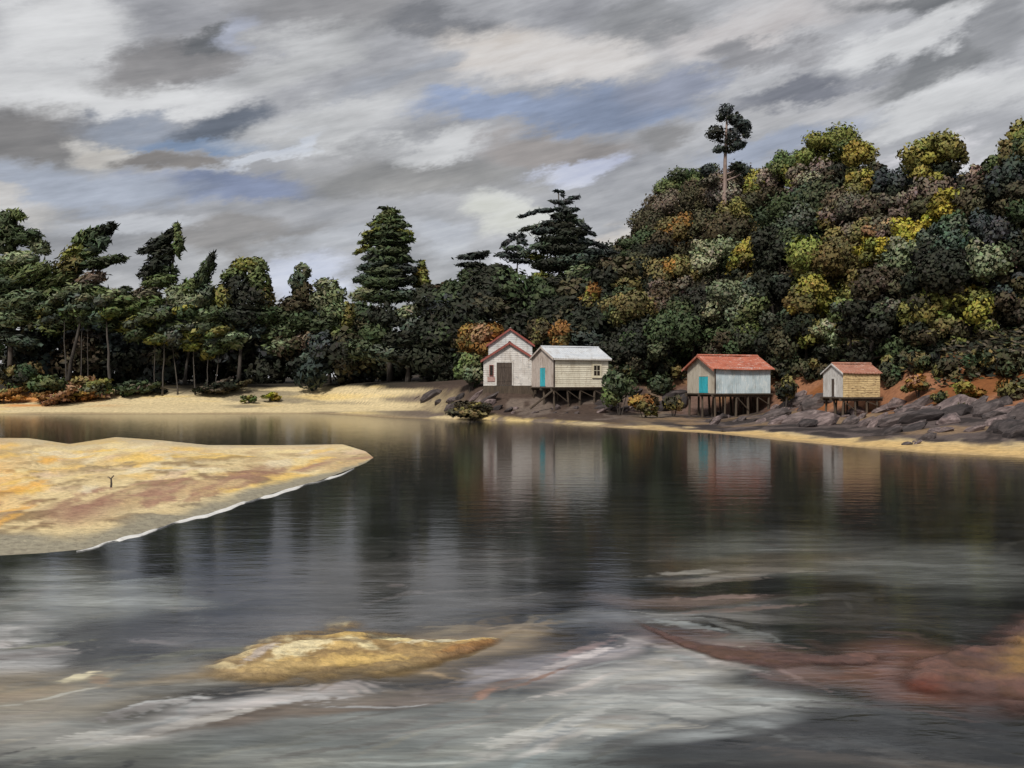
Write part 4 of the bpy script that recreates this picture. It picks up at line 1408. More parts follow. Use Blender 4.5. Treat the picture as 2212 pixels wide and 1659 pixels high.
# shadowed trees of the back rows and the skirts at the edge of the wood
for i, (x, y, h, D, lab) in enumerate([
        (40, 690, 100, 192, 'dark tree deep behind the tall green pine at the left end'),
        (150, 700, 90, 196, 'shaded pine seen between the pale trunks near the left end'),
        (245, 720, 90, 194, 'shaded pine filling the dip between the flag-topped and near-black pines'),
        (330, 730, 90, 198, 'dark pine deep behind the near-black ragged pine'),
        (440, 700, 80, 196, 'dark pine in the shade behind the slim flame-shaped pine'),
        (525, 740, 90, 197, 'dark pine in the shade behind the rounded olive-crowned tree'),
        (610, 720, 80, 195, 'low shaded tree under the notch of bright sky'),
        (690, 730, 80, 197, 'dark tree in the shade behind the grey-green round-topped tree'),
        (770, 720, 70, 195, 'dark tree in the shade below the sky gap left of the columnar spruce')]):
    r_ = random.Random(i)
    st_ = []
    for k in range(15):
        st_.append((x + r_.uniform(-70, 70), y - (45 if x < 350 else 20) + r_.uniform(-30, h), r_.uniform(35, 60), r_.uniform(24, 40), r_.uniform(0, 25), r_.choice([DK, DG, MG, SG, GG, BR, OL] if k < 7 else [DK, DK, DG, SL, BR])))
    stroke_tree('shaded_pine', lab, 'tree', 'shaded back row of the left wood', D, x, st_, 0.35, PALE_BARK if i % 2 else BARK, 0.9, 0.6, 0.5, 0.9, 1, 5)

# pale slender trunks that stand out in front of the dark interior
for i, (x, yt, yb, D, lean, w, lab) in enumerate([
        (141, 700, 826, 170, -3, 0.16, 'pale slender trunk nearest the left end of the wood'),
        (176, 700, 812, 171, 2, 0.14, 'second pale slender trunk from the left end'),
        (190, 704, 806, 171, 1, 0.11, 'thinnest pale trunk left of the thick grey one'),
        (234, 690, 842, 169, -6, 0.34, 'thick grey-brown trunk among the slender trunks'),
        (353, 722, 850, 167, 5, 0.16, 'tall pale trunk below the near-black ragged pine'),
        (334, 735, 790, 169, -2, 0.12, 'short pale trunk just left of the tall pale trunk'),
        (380, 760, 838, 168, -8, 0.15, 'pale trunk leaning left, right of the tall pale trunk'),
        (420, 755, 836, 168, -4, 0.15, 'pale trunk below the slim flame-shaped pine'),
        (448, 770, 826, 169, 5, 0.12, 'faint slender trunk towards the middle of the wood'),
        (468, 775, 838, 168, 6, 0.13, 'forked slender trunk at the middle of the wood')]):
    f = P3(x - lean * 0.5, 830, D)
    t = P3(x + lean, yt - 25, D)
    g0 = gh(f.x, D)
    m = MPP(D)
    rr = random.Random(50 + i)
    cl = []
    for k in range(9):
        c = P3(x + lean + rr.uniform(-46, 46), yt - 34 + rr.uniform(-26, 26), D + rr.uniform(-2.0, 2.0))
        cl.append((c, (rr.uniform(16, 30) * m, 1.8, rr.uniform(9, 15) * m), math.radians(rr.uniform(0, 25)), jit(rr.choice([DG, MG, DG, SG, GG, OL]), 0.2, rr)))
    make_tree('slender_pine', lab, 'tree', 'slender pines along the edge of the left wood', (f.x, D, g0 - 0.05), (t.x, t.y, t.z), cl, w, PALE_BARK, 0.9, 0.5, 0.42, 4)

# --- middle conifers
stroke_tree('columnar_spruce', 'tall columnar dark green spruce standing alone above the left wood', 'tree', G_M, 168, 842,
            [(282, 232, 55, 9, -3, DG), (300, 258, 75, 14, 5, MG), (270, 285, 70, 16, 10, MG), (335, 290, 70, 16, -10, DG), (290, 320, 110, 22, 0, MG), (210, 335, 75, 16, 15, OL), (380, 345, 70, 18, -12, DG),
             (290, 370, 130, 28, 0, DG), (180, 405, 100, 20, 18, OL), (400, 400, 80, 20, -12, OL), (280, 425, 160, 30, 0, DG), (160, 455, 100, 22, 20, MG), (410, 450, 80, 24, -10, MG), (280, 480, 150, 32, 0, DG), (120, 520, 90, 20, 30, OL),
             (380, 510, 80, 26, -15, DG), (280, 545, 150, 34, 0, DG), (200, 570, 110, 28, 18, SG), (400, 580, 90, 22, -25, DG), (280, 610, 150, 36, 0, DG), (190, 640, 130, 30, 15, SG), (390, 660, 110, 34, -10, SL),
             (260, 690, 160, 44, 0, DG), (150, 730, 120, 36, 12, SG), (250, 770, 170, 50, 0, DG), (380, 750, 120, 50, 0, DK), (120, 850, 110, 50, 15, GG), (260, 870, 170, 55, 0, DG), (400, 860, 120, 50, 0, SG)], 0.45, None, 1.0, 0.55, 0.3, 0.9, 2, 8, 0.45, CM)
stroke_tree('round_bush_tree', 'broad slate-green tree with a pale patch below the columnar spruce', 'tree', G_M, 160, 880,
            [(430, 980, 110, 55, 15, GG), (500, 940, 70, 35, 30, PG), (340, 1030, 90, 60, 0, SG), (470, 1070, 110, 70, 0, SG), (250, 1000, 120, 80, 0, DK), (600, 960, 110, 70, 10, SG), (600, 1080, 120, 90, 0, DK), (200, 1130, 120, 80, 0, DG),
             (380, 1180, 140, 80, 0, DK), (560, 1210, 140, 80, 0, DK), (250, 1270, 130, 70, 0, SG), (440, 1310, 160, 60, 0, DK), (100, 1250, 120, 80, 0, DG), (650, 1300, 110, 70, 0, DG)], 0.4, None, 1.0, 0.5, 0.45, 0.9, 2, 8, 0.4, CM)
stroke_tree('small_poplar', 'small yellow-green pointed tree right of the columnar spruce', 'tree', G_M, 170, 912,
            [(530, 640, 28, 40, 0, OL), (505, 690, 45, 45, 0, YO), (545, 700, 40, 45, 0, OL), (530, 760, 70, 50, 0, OL), (470, 750, 50, 40, 0, OB), (560, 810, 70, 50, 0, BR), (660, 800, 70, 30, 15, BR), (720, 800, 70, 50, 20, DG)], 0.22, None, 1.0, 0.42, 0.5, 0.9, 2, 5, 0.4, CM)
stroke_tree('flat_topped_pine', 'dark flat-topped pine with one brush-like tier left of the layered cedar', 'tree', G_M, 166, 1035,
            [(890, 578, 115, 20, 4, SL), (950, 560, 70, 14, 5, SL), (820, 635, 60, 8, 8, SL), (900, 640, 100, 22, 0, DK), (960, 690, 140, 50, 0, DK), (1090, 680, 110, 50, -8, DK), (860, 720, 80, 50, 10, DG), (1000, 760, 170, 60, 0, DK), (1160, 720, 60, 50, 0, SL),
             (850, 810, 130, 70, 0, DG), (1050, 850, 200, 80, 0, DK), (830, 920, 140, 70, 0, OL), (960, 950, 150, 80, 0, DK), (1200, 860, 120, 90, 0, DK)], 0.4, None, 1.0, 0.5, 0.35, 0.9, 2, 8, 0.45, CM)
stroke_tree('umbrella_pine', 'dark umbrella-shaped pine with sky showing through its rounded top', 'tree', G_M, 168, 1120,
            [(1215, 430, 70, 28, 0, SL), (1150, 475, 65, 24, 35, SL), (1250, 470, 50, 26, -20, SL), (1200, 520, 90, 24, 5, SG), (1110, 560, 60, 18, 10, SL), (1170, 575, 100, 20, 0, SL), (1270, 560, 90, 36, 0, SG), (1350, 580, 90, 30, 0, OL), (1240, 610, 110, 16, -5, SL)], 0.3, None, 0.62, 0.42, 0.4, 0.9, 2, 8, 0.5, CM)
stroke_tree('layered_cedar', 'tall dark cedar with flat ragged tiers and a broken tip', 'tree', G_M, 164, 1212,
            [(1515, 108, 42, 9, 0, SL), (1545, 130, 12, 20, 0, SL), (1620, 158, 52, 13, 10, SL), (1575, 185, 40, 10, 0, SL), (1515, 186, 70, 13, -4, SL), (1545, 215, 22, 26, 0, SL), (1540, 235, 60, 14, 0, SL), (1590, 250, 75, 20, 8, SL), (1420, 250, 90, 14, 5, SL), (1300, 275, 90, 10, 18, SL),
             (1550, 290, 100, 28, 0, DK), (1620, 320, 70, 22, -8, SG), (1460, 335, 90, 18, 10, SL), (1320, 372, 95, 16, 12, SG), (1530, 360, 120, 34, 0, DK), (1690, 360, 60, 22, -25, SL), (1420, 395, 110, 24, 5, SL), (1600, 410, 130, 38, 0, DK), (1740, 410, 50, 12, -20, SL),
             (1500, 460, 150, 42, 0, DK), (1680, 470, 110, 32, -10, SL), (1790, 490, 80, 16, -15, SL), (1400, 500, 100, 30, 10, SG), (1560, 530, 180, 46, 0, DK), (1760, 550, 120, 34, -8, SL), (1880, 545, 70, 14, -10, SL), (1620, 610, 170, 60, 10, SG), (1480, 640, 160, 55, 0, DK),
             (1780, 630, 140, 50, 0, DK), (1640, 700, 130, 60, 15, GG), (1400, 740, 110, 50, 0, OL), (1520, 780, 180, 70, 0, DK), (1720, 760, 160, 80, 0, DK), (1400, 860, 170, 80, 0, DK), (1600, 880, 180, 80, 0, DK), (1250, 960, 180, 80, 0, DK), (1480, 980, 180, 80, 0, DK)], 0.5, None, 1.0, 0.5, 0.3, 0.9, 2, 10, 0.45, CM)
stroke_tree('round_bush_tree', 'dark rounded tree filling the foot of the slope right of the layered cedar', 'tree', G_M, 156, 1325,
            [(1950, 610, 90, 30, 5, BR), (1880, 640, 100, 50, 0, BR), (1990, 690, 110, 70, 0, BR), (1850, 730, 120, 80, 0, DK), (2000, 790, 120, 70, 0, OB), (1780, 850, 140, 90, 0, DK), (1950, 880, 120, 80, 0, DG)], 0.35, None, 1.0, 0.5, 0.5, 0.9, 2, 6, 0.4, CM)

for i, (x, y, D, lab) in enumerate([(960, 690, 158, 'dark tree left of and behind the boathouse'), (1050, 660, 157, 'dark tree directly behind the boathouse roof'), (1140, 655, 158, 'dark tree behind the gap between boathouse and cream hut'),
                                    (1230, 670, 156, 'dark tree behind the cream hut below the layered cedar'), (1310, 700, 150, 'dark tree up the bank behind the right end of the cream hut')]):
    r_ = random.Random(300 + i)
    st_ = [(x + r_.uniform(-62, 62), y + r_.uniform(-50, 130), r_.uniform(34, 55), r_.uniform(24, 40), r_.uniform(-10, 20), r_.choice([DK, DK, SL, DG, BR])) for k in range(18)]
    stroke_tree('dark_tree', lab, 'tree', 'dark trees behind the boathouse', D, x, st_, 0.35, None, 0.95, 0.5, 0.5, 0.9, 1, 6)

# --- hillside
CH = Conv(1327, 177, 0.40)


def solve_depth(dx, dy, ht, lo=112.0, hi=212.0):
    """depth on the slope at which a crown of the wanted height above ground is seen at dy"""
    best = None
    for D in np.arange(lo, hi, 2.0):
        q = P3(dx, dy, D)
        g = gh(q.x, D)
        _, ys, b, hb, w, H, sl = prof(np.array([q.x]), np.array([D]))
        if D < float(ys[0] + b[0] + w[0] * 0.75) + 2:
            continue
        e = abs(q.z - g - ht)
        if best is None or e < best[0]:
            best = (e, D)
    return best[1]


HILL = [
    # x, y, r (hillside study), main colour, second colour, wanted crown height, label
    (1170, 410, 120, OL, MG, 15, 'round olive tree forming the hump on the hillside skyline'),
    (1330, 405, 66, YO, OL, 16, 'narrow yellow-olive tree on the skyline right of the olive hump'),
    (960, 475, 85, MG, OL, 14, 'green tree on the skyline between the tall lone tree and the olive hump'),
    (1040, 585, 105, MV, PK, 12, 'mauve-grey bare-looking tree below the olive hump'),
    (1190, 560, 95, DK, BR, 12, 'near-black tree directly under the olive hump'),
    (1340, 565, 70, YO, OL, 13, 'yellow-olive tree below the narrow skyline tree'),
    (1420, 505, 55, BR, SL, 14, 'dark brown tree in the skyline dip'),
    (1515, 580, 85, SL, DK, 13, 'slate-dark tree in the dip of the skyline right of centre'),
    (1720, 400, 95, OL, YO, 17, 'yellow-flecked olive tree, the tallest on the right-hand skyline'),
    (1820, 390, 65, OB, OL, 17, 'olive-brown tree leaning right beside the tall yellow-flecked one'),
    (1690, 540, 80, SL, OB, 13, 'dark tree under the tall yellow-flecked olive tree'),
    (1985, 520, 70, PK, MV, 14, 'beige-grey tree on the skyline near the right edge'),
    (2090, 470, 70, MG, DG, 15, 'green tree on the skyline near the right edge, beside the beige-grey one'),
    (2170, 340, 80, OL, OB, 18, 'olive tree at the right edge rising highest there'),
    (2150, 560, 110, SL, DK, 14, 'slate-dark tree at the right edge below the skyline'),
    (800, 570, 70, YO, OL, 12, 'small yellow-olive tree just right of the tall lone tree'),
    (850, 535, 55, PK, MV, 13, 'small pinkish tree between the tall lone tree and the olive hump'),
    (640, 600, 95, PK, MV, 11, 'pinkish-beige thicket-like tree at the foot of the tall lone tree'),
    (430, 570, 95, DG, MG, 11, 'dark green tree on the shoulder left of the tall lone tree'),
    (290, 590, 60, MG, GG, 12, 'small green tree at the left end of the hillside skyline'),
    (280, 710, 110, MV, BR, 11, 'mauve-brown tree on the left brow of the hillside'),
    (480, 650, 90, BR, DG, 10, 'dark brown tree below the shoulder left of the tall lone tree'),
    (180, 800, 80, BR, DG, 11, 'brown-black tree at the left flank of the hillside'),
    (340, 840, 95, OB, OR, 10, 'ochre tree with an orange flank on the left of the hillside'),
    (140, 920, 75, DG, MG, 11, 'dark green tree at the left foot of the hillside skyline'),
    (640, 745, 75, OL, OB, 11, 'olive tree in the upper middle-left of the hillside'),
    (740, 690, 85, BR, OB, 11, 'brown tree below the pinkish thicket'),
    (560, 850, 110, BR, OB, 11, 'dark brown tree above the grey-green tree on the left slope'),
    (980, 770, 140, DG, SG, 12, 'large dark teal-green tree in the middle of the hillside'),
    (1240, 720, 110, OB, MV, 11, 'olive-brown tree right of the large dark teal-green tree'),
    (1480, 690, 100, BR, MV, 11, 'purplish-brown tree in the upper right of the hillside'),
    (1660, 660, 105, MV, BR, 12, 'mauve-brown tree beside the bright yellow tree'),
    (1795, 690, 85, YE, YO, 12, 'bright yellow tree high on the right of the hillside'),
    (1990, 650, 105, BR, DK, 12, 'dark brown tree right of the bright yellow tree'),
    (2050, 830, 95, SL, MV, 11, 'grey-slate tree near the right edge, halfway up the hillside'),
    (1480, 815, 75, RO, MV, 11, 'pinkish-orange tree right of the middle of the hillside'),
    (1600, 850, 75, YE, YO, 11, 'yellow tree just right of the pinkish-orange tree'),
    (1410, 930, 75, YE, OL, 10, 'ragged yellow tree below the pinkish-orange tree'),
    (1790, 860, 110, SG, DG, 11, 'dark grey-green tree below the bright yellow tree'),
    (1300, 860, 95, OB, MV, 11, 'dull brown tree left of the pinkish-orange tree'),
    (560, 960, 115, GG, PG, 10, 'grey-green leafy tree on the left slope above the blue hut'),
    (720, 960, 80, YO, OB, 10, 'yellow-olive tree right of the grey-green leafy tree'),
    (900, 940, 120, DK, DG, 11, 'near-black tree below the large teal-green tree'),
    (1150, 1020, 150, OB, OL, 10, 'wide olive-brown tree in the centre of the hillside'),
    (1570, 960, 100, GG, SG, 10, 'grey-green tree below the yellow tree on the right slope'),
    (1720, 1030, 120, DK, DG, 10, 'near-black tree on the right slope under the grey-green trees'),
    (2000, 1000, 125, GG, DG, 10, 'broad grey-green tree near the right edge'),
    (2130, 1120, 95, SL, BR, 10, 'slate-brown tree at the right edge halfway down'),
    (1450, 1110, 105, BR, MV, 9, 'purple-brown tree right of the wide olive-brown tree'),
    (330, 1040, 85, OB, OR, 10, 'ochre-brown tree at the left foot of the hillside'),
    (120, 1050, 110, OB, BR, 10, 'dull brown tree next to the dark conifers at the hillside foot'),
    (300, 1190, 105, MV, BR, 9, 'mauve shrubby tree low on the left of the hillside'),
    (100, 1240, 110, OB, DG, 9, 'dark olive tree behind the cream hut'),
    (660, 1230, 130, GG, MG, 9, 'broad grey-green tree just above the blue hut roof'),
    (430, 1310, 140, DK, DG, 8, 'near-black tree left of the blue hut'),
    (850, 1140, 100, DK, SG, 9, 'near-black tree between the grey-green and yellow-brown trees'),
    (1040, 1190, 105, YO, OB, 9, 'yellow-brown tree above the gap between blue hut and ochre shed'),
    (1100, 1370, 90, OL, PG, 7, 'pale olive tree above the left side of the ochre shed'),
    (1270, 1260, 70, MG, SG, 8, 'small fresh green tree above the ochre shed'),
    (1400, 1300, 140, DK, DG, 8, 'very dark tree directly behind the ochre shed'),
    (1660, 1240, 95, OL, OB, 8, 'olive tree up the slope right of the ochre shed'),
    (1910, 1230, 105, YO, OL, 8, 'round yellow-olive tree on the lower right slope'),
    (1760, 1340, 95, OB, BR, 7, 'olive-brown tree on the lower right slope'),
    (2110, 1290, 100, BR, OL, 8, 'brown tree at the right edge above the rusty bank'),
    (960, 1400, 120, DK, BR, 6, 'near-black tree between the blue hut and the ochre shed'),
    (1690, 1480, 95, DK, DG, 5, 'dark low tree right of the ochre shed'),
    (1890, 1480, 100, DK, OB, 5, 'dark low tree on the rusty bank towards the right'),
    (2150, 1440, 95, MV, DK, 5, 'mauve-grey low tree at the right edge above the bank'),
    (150, 1450, 120, DK, DG, 5, 'near-black tree between the cream and the blue hut'),
    (700, 1420, 110, DK, DG, 5, 'near-black tree hugging the back of the blue hut'),
    (230, 960, 100, DK, BR, 10, 'near-black tree under the ochre tree with the orange flank'),
    (2270, 420, 110, OB, DG, 17, 'olive-brown tree just beyond the right edge of the skyline'),
    (2290, 700, 130, DG, BR, 13, 'dark green tree cut by the right edge below the skyline'),
    (2270, 950, 120, DK, OB, 10, 'near-black tree cut by the right edge halfway down'),
    (2260, 1250, 120, OB, DG, 8, 'olive-brown tree cut by the right edge low on the slope'),
    (20, 1020, 100, DK, BR, 10, 'near-black tree joining the layered cedar to the hillside'),
    (90, 930, 70, BR, DG, 11, 'small brown-black tree on the saddle left of the hillside'),
    (210, 1090, 110, DK, OB, 9, 'near-black tree under the ochre trees at the left foot of the hillside'),
    (-60, 1180, 110, DG, DK, 9, 'dark green tree right above the cream hut roof'),
]


def hill_tree(i, x, y, r, c1, c2, ht, lab):
    dx, dy = CH(x, y)
    D = solve_depth(dx, dy, ht)
    m = MPP(D)
    rr = random.Random(900 + i)
    R = r * 0.40 * m * 1.28
    c0 = P3(dx, dy, D)
    cl = []
    n = 15
    ex = rr.uniform(0.95, 1.3)
    for k in range(n):
        a = k * 2.39996 + rr.random()
        zf = 1 - 1.55 * (k + 0.5) / n
        q = math.sqrt(max(0.0, 1 - zf * zf))
        s = rr.uniform(0.26, 0.62)
        d = rr.uniform(0.4, 0.9)
        p = c0 + Vector((math.cos(a) * q * R * d * ex, math.sin(a) * q * R * d, zf * R * d))
        col = c1 if rr.random() < 0.74 else c2
        cl.append((p, (R * s * rr.uniform(0.9, 1.4), R * s, R * s * rr.uniform(0.65, 1.1)), math.radians(rr.uniform(-25, 50)), jit(col, 0.25, rr)))
    for k in range(5):     # lower skirt
        a = rr.uniform(0, 6.28)
        p = c0 + Vector((math.cos(a) * R * 0.6, math.sin(a) * R * 0.6 - R * 0.2, -R * rr.uniform(0.7, 1.3)))
        cl.append((p, (R * 0.45, R * 0.45, R * 0.4), 0, jit(rr.choice([c2, DK, BR]), 0.25, rr)))
    bx, by = c0.x + rr.uniform(-.4, .4), D + rr.uniform(-.4, .4)
    base = (bx, by, gh(bx, by) - 0.1)
    top = (c0.x, c0.y, c0.z + R * 0.55)
    if top[2] - base[2] < 1.5:
        base = (bx, by, top[2] - 1.5)
    make_tree('broadleaf_tree', lab, 'tree', G_H, base, top, cl, 0.12 + R * 0.055, BARK, 0.85, 0.27, 0.62, 6, fuzz=0.62)


for i, row in enumerate(HILL):
    hill_tree(i, *row)

# tall lone tree on the skyline
DL = 190.0
m = MPP(DL)
cl = []
for (x, y, rx, ry, a, c) in [(605, 150, 45, 45, 0, SL), (570, 190, 30, 25, 20, DK), (640, 200, 40, 35, 0, SL), (550, 275, 62, 50, 10, DK), (690, 230, 60, 32, -10, SL), (715, 270, 30, 45, 0, SL), (640, 290, 50, 45, 0, SL), (670, 340, 55, 32, 10, SL), (560, 365, 36, 26, 0, SL), (620, 370, 40, 20, 0, DK),
                             (500, 480, 50, 40, 10, SL), (530, 520, 45, 30, 0, MV), (670, 460, 48, 34, -15, DK), (710, 480, 36, 40, 0, SL), (510, 540, 60, 30, 0, MV)]:
    px, py = CH(x, y)
    rr = random.Random(int(x + y))
    for k in range(2):
        q = P3(px + rr.uniform(-4, 4) * k, py + rr.uniform(-4, 4) * k, DL + (k - 0.5) * 1.6)
        cl.append((q, (rx * 0.36 * m, rx * 0.34 * m, ry * 0.36 * m), math.radians(a), jit(c, 0.2, rr)))
rr = random.Random(4)
for k in range(22):
    a_ = rr.uniform(0, 6.28)
    px, py = CH(622 + math.cos(a_) * rr.uniform(40, 105), 265 + math.sin(a_) * rr.uniform(50, 115))
    q = P3(px, py, DL + rr.uniform(-1.5, 1.5))
    s = rr.uniform(3.0, 7.5) * m
    cl.append((q, (s * 1.3, s, s * 0.8), math.radians(rr.uniform(-30, 30)), jit(rr.choice([SL, DK, SG]), 0.2, rr)))
f = P3(*CH(585, 700), DL)
base = (f.x, DL, gh(f.x, DL))
t = P3(*CH(608, 150), DL)
make_tree('tall_lone_tree', 'tall dark tree with pinkish bare trunk rising alone above the hillside', 'tree', None, base, (t.x, t.y, t.z), cl, 0.75, PINK_BARK, 0.55, 0.36, 0.5, 14, fuzz=0.6)


# --- bushes
def bush(name, label, cat, group, dx, dy, w, h, D, cols, n=9, size=0.3, sink=True):
    m = MPP(D)
    rr = random.Random(int(dx * 3 + dy))
    c0 = P3(dx, dy, D)
    R = w * m
    Hh = h * m
    zg = gh(c0.x, D)
    if sink:
        c0.z = max(min(c0.z, zg + Hh * 1.3), zg + Hh * 0.5)
    cl = []
    for k in range(n):
        a = rr.uniform(0, 6.28)
        d = rr.random() ** 0.6
        p = c0 + Vector((math.cos(a) * R * d * 0.75, math.sin(a) * R * d * 0.55, rr.uniform(-0.55, 0.55) * Hh))
        s = rr.uniform(0.35, 0.55)
        cl.append((p, (R * s, R * s * 0.9, Hh * s * 1.1), math.radians(rr.uniform(-10, 30)), jit(rr.choice(cols), 0.25, rr)))
    root = empty(name, (c0.x, D, zg))
    tag(root, label, cat, group)
    b0 = Vector((c0.x, D, zg))
    mb = MB()
    for k in range(5):
        e = Vector(cl[k % len(cl)][0]) - b0
        mb.tube([(e.x * 0.15, e.y * 0.15, -0.2), (e.x * 0.6, e.y * 0.6, e.z * 0.6), e], [0.05, 0.04, 0.02], 5)
    mb.build('stem', BARK, root)
    V, F, C, NR = leaves([(Vector(c) - b0, rd, tl, cc) for (c, rd, tl, cc) in cl], 0.95, size, 0.55, int(dx + dy), 0.45)
    link('foliage', leaf_mesh('foliage', V, F, C, NR), root)


GB = 'bushes along the shore'
bush('bush', 'orange-flecked brown bush behind the left side of the boathouse', 'bush', GB, 1025, 735, 55, 40, 142, [OB, OB, OR, OL, RO], 12, 0.34, False)
bush('bush', 'green bush standing at the left wall of the boathouse', 'bush', GB, 1015, 795, 34, 38, 135, [MG, DG, OB, GG], 12)
bush('bush', 'brown bush between the boathouse and the cream hut roof', 'bush', GB, 1172, 722, 30, 34, 140, [OB, DG, BR], 9, 0.32, False)
bush('bush', 'bright orange bush behind the cream hut roof', 'bush', GB, 1215, 722, 36, 32, 138, [OR, OR, OB], 10, 0.32, False)
bush('bush', 'dark green bush at the right end of the cream hut', 'bush', GB, 1338, 800, 34, 44, 122, [MG, DG, DG, GG], 12)
bush('bush', 'orange bush high on the flank right of the layered cedar', 'bush', GB, 1283, 640, 30, 36, 150, [OR, OR, YO, OB], 10, 0.34, False)
bush('bush', 'brown-orange bush halfway between the cream and the blue hut', 'bush', GB, 1392, 838, 34, 24, 118, [OB, OR, BR], 10)
bush('bush', 'low ochre bush left of the blue hut door', 'bush', GB, 1455, 832, 24, 22, 120, [OB, YO, BR], 8)
bush('bush', 'dark brown bush on the muddy bank below the boathouse', 'bush', GB, 1030, 852, 60, 18, 124, [BR, DK, OB], 10, 0.26)
bush('bush', 'dark bush at the right end of the blue hut', 'bush', GB, 1695, 820, 28, 34, 120, [DK, BR, OB], 10)
bush('bush', 'dark bush against the right wall of the ochre shed', 'bush', GB, 1925, 825, 26, 34, 110, [DK, DG, BR], 10)
bush('bush', 'rust-orange bush on the earth bank right of the ochre shed', 'bush', GB, 1985, 828, 36, 20, 103, [OR, OB, RO], 9)
bush('bush', 'small green bush low on the rusty bank', 'bush', GB, 2030, 858, 20, 18, 98, [OB, DG, DK], 8, 0.24)
bush('bush', 'rust-brown bush at the right edge of the bank', 'bush', GB, 2185, 850, 46, 36, 92, [OB, OR, BR], 12)
bush('bush', 'ochre bush in the middle of the rusty bank', 'bush', GB, 2090, 832, 40, 20, 96, [OB, OR, YO], 9)
bush('bush', 'scrubby dark bush among the rocks left of the ochre shed', 'bush', GB, 1735, 880, 16, 10, 100, [BR, DK, OB], 7, 0.2)
bush('bush', 'scrubby brown bush among the rocks right of the ochre shed', 'bush', GB, 1960, 890, 18, 12, 96, [BR, OB, DK], 7, 0.2)
bush('bush', 'scrubby rusty bush among the rocks near the right end', 'bush', GB, 2080, 888, 18, 14, 90, [OR, OB, BR], 7, 0.2)
bush('bush', 'scrubby dark bush among the rocks at the right end', 'bush', GB, 2150, 900, 20, 12, 86, [BR, DK], 7, 0.2)
bush('bush', 'round green bush at the left end of the far beach', 'bush', GB, 40, 815, 46, 34, 168, [MG, DG, OB, DK], 12, 0.4)
bush('bush', 'orange bush under the trunks at the left end of the far beach', 'bush', GB, 165, 800, 46, 20, 167, [OR, RO, OB], 9, 0.4)
bush('bush', 'grey-green bush beside the orange bush on the far beach', 'bush', GB, 215, 816, 40, 18, 165, [GG, OL, MG], 9, 0.4)
bush('bush', 'dark green bush left of the orange bush under the trunks', 'bush', GB, 105, 822, 44, 28, 165, [DG, MG, GG], 10, 0.4)
bush('bush', 'wide low orange bush spreading over the left far beach', 'bush', GB, 160, 842, 80, 11, 164, [OR, RO, OB, OR], 12, 0.36)
bush('bush', 'rust-orange bush at the very left of the far beach', 'bush', GB, 8, 848, 44, 13, 163, [OR, OR, OB], 9, 0.36)
bush('bush', 'small bright yellow-green tuft on the far beach', 'bush', GB, 583, 838, 22, 9, 165, [YO, OL, (0.16, 0.17, 0.01)], 8, 0.28)
bush('bush', 'dark low shrub along the foot of the left wood', 'bush', GB, 300, 838, 60, 12, 168, [DK, DG, MV], 10, 0.4)
bush('bush', 'dull brown low shrub at the middle foot of the left wood', 'bush', GB, 480, 836, 70, 11, 169, [MV, BR, DK], 10, 0.4)
bush('bush', 'small green tuft left of the bright yellow-green one', 'bush', GB, 535, 846, 18, 8, 163, [OL, MG], 7, 0.28)
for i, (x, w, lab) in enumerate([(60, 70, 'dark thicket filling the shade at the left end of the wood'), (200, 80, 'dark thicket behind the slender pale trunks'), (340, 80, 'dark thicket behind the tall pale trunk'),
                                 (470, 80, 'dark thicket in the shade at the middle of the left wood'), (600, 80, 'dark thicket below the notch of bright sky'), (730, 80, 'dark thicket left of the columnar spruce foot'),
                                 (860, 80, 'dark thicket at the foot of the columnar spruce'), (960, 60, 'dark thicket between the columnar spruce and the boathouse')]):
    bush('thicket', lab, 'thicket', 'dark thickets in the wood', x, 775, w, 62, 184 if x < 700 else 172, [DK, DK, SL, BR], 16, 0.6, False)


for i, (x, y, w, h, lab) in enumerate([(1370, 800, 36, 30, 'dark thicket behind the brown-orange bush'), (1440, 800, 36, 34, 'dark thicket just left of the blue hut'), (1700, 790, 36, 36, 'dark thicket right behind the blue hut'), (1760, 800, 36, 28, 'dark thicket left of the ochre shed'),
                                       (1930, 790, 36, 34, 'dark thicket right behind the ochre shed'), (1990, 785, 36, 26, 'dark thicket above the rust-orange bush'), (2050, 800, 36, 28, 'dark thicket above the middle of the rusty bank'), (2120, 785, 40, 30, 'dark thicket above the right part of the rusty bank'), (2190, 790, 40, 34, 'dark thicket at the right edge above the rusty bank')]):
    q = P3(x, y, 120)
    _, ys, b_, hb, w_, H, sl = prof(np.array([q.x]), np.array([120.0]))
    bush('thicket', lab, 'thicket', 'dark thickets on the bank', x, y, w, h, float(ys[0] + b_[0] + w_[0] * 0.85), [DK, DK, BR, DG, OB], 14, 0.34, False)


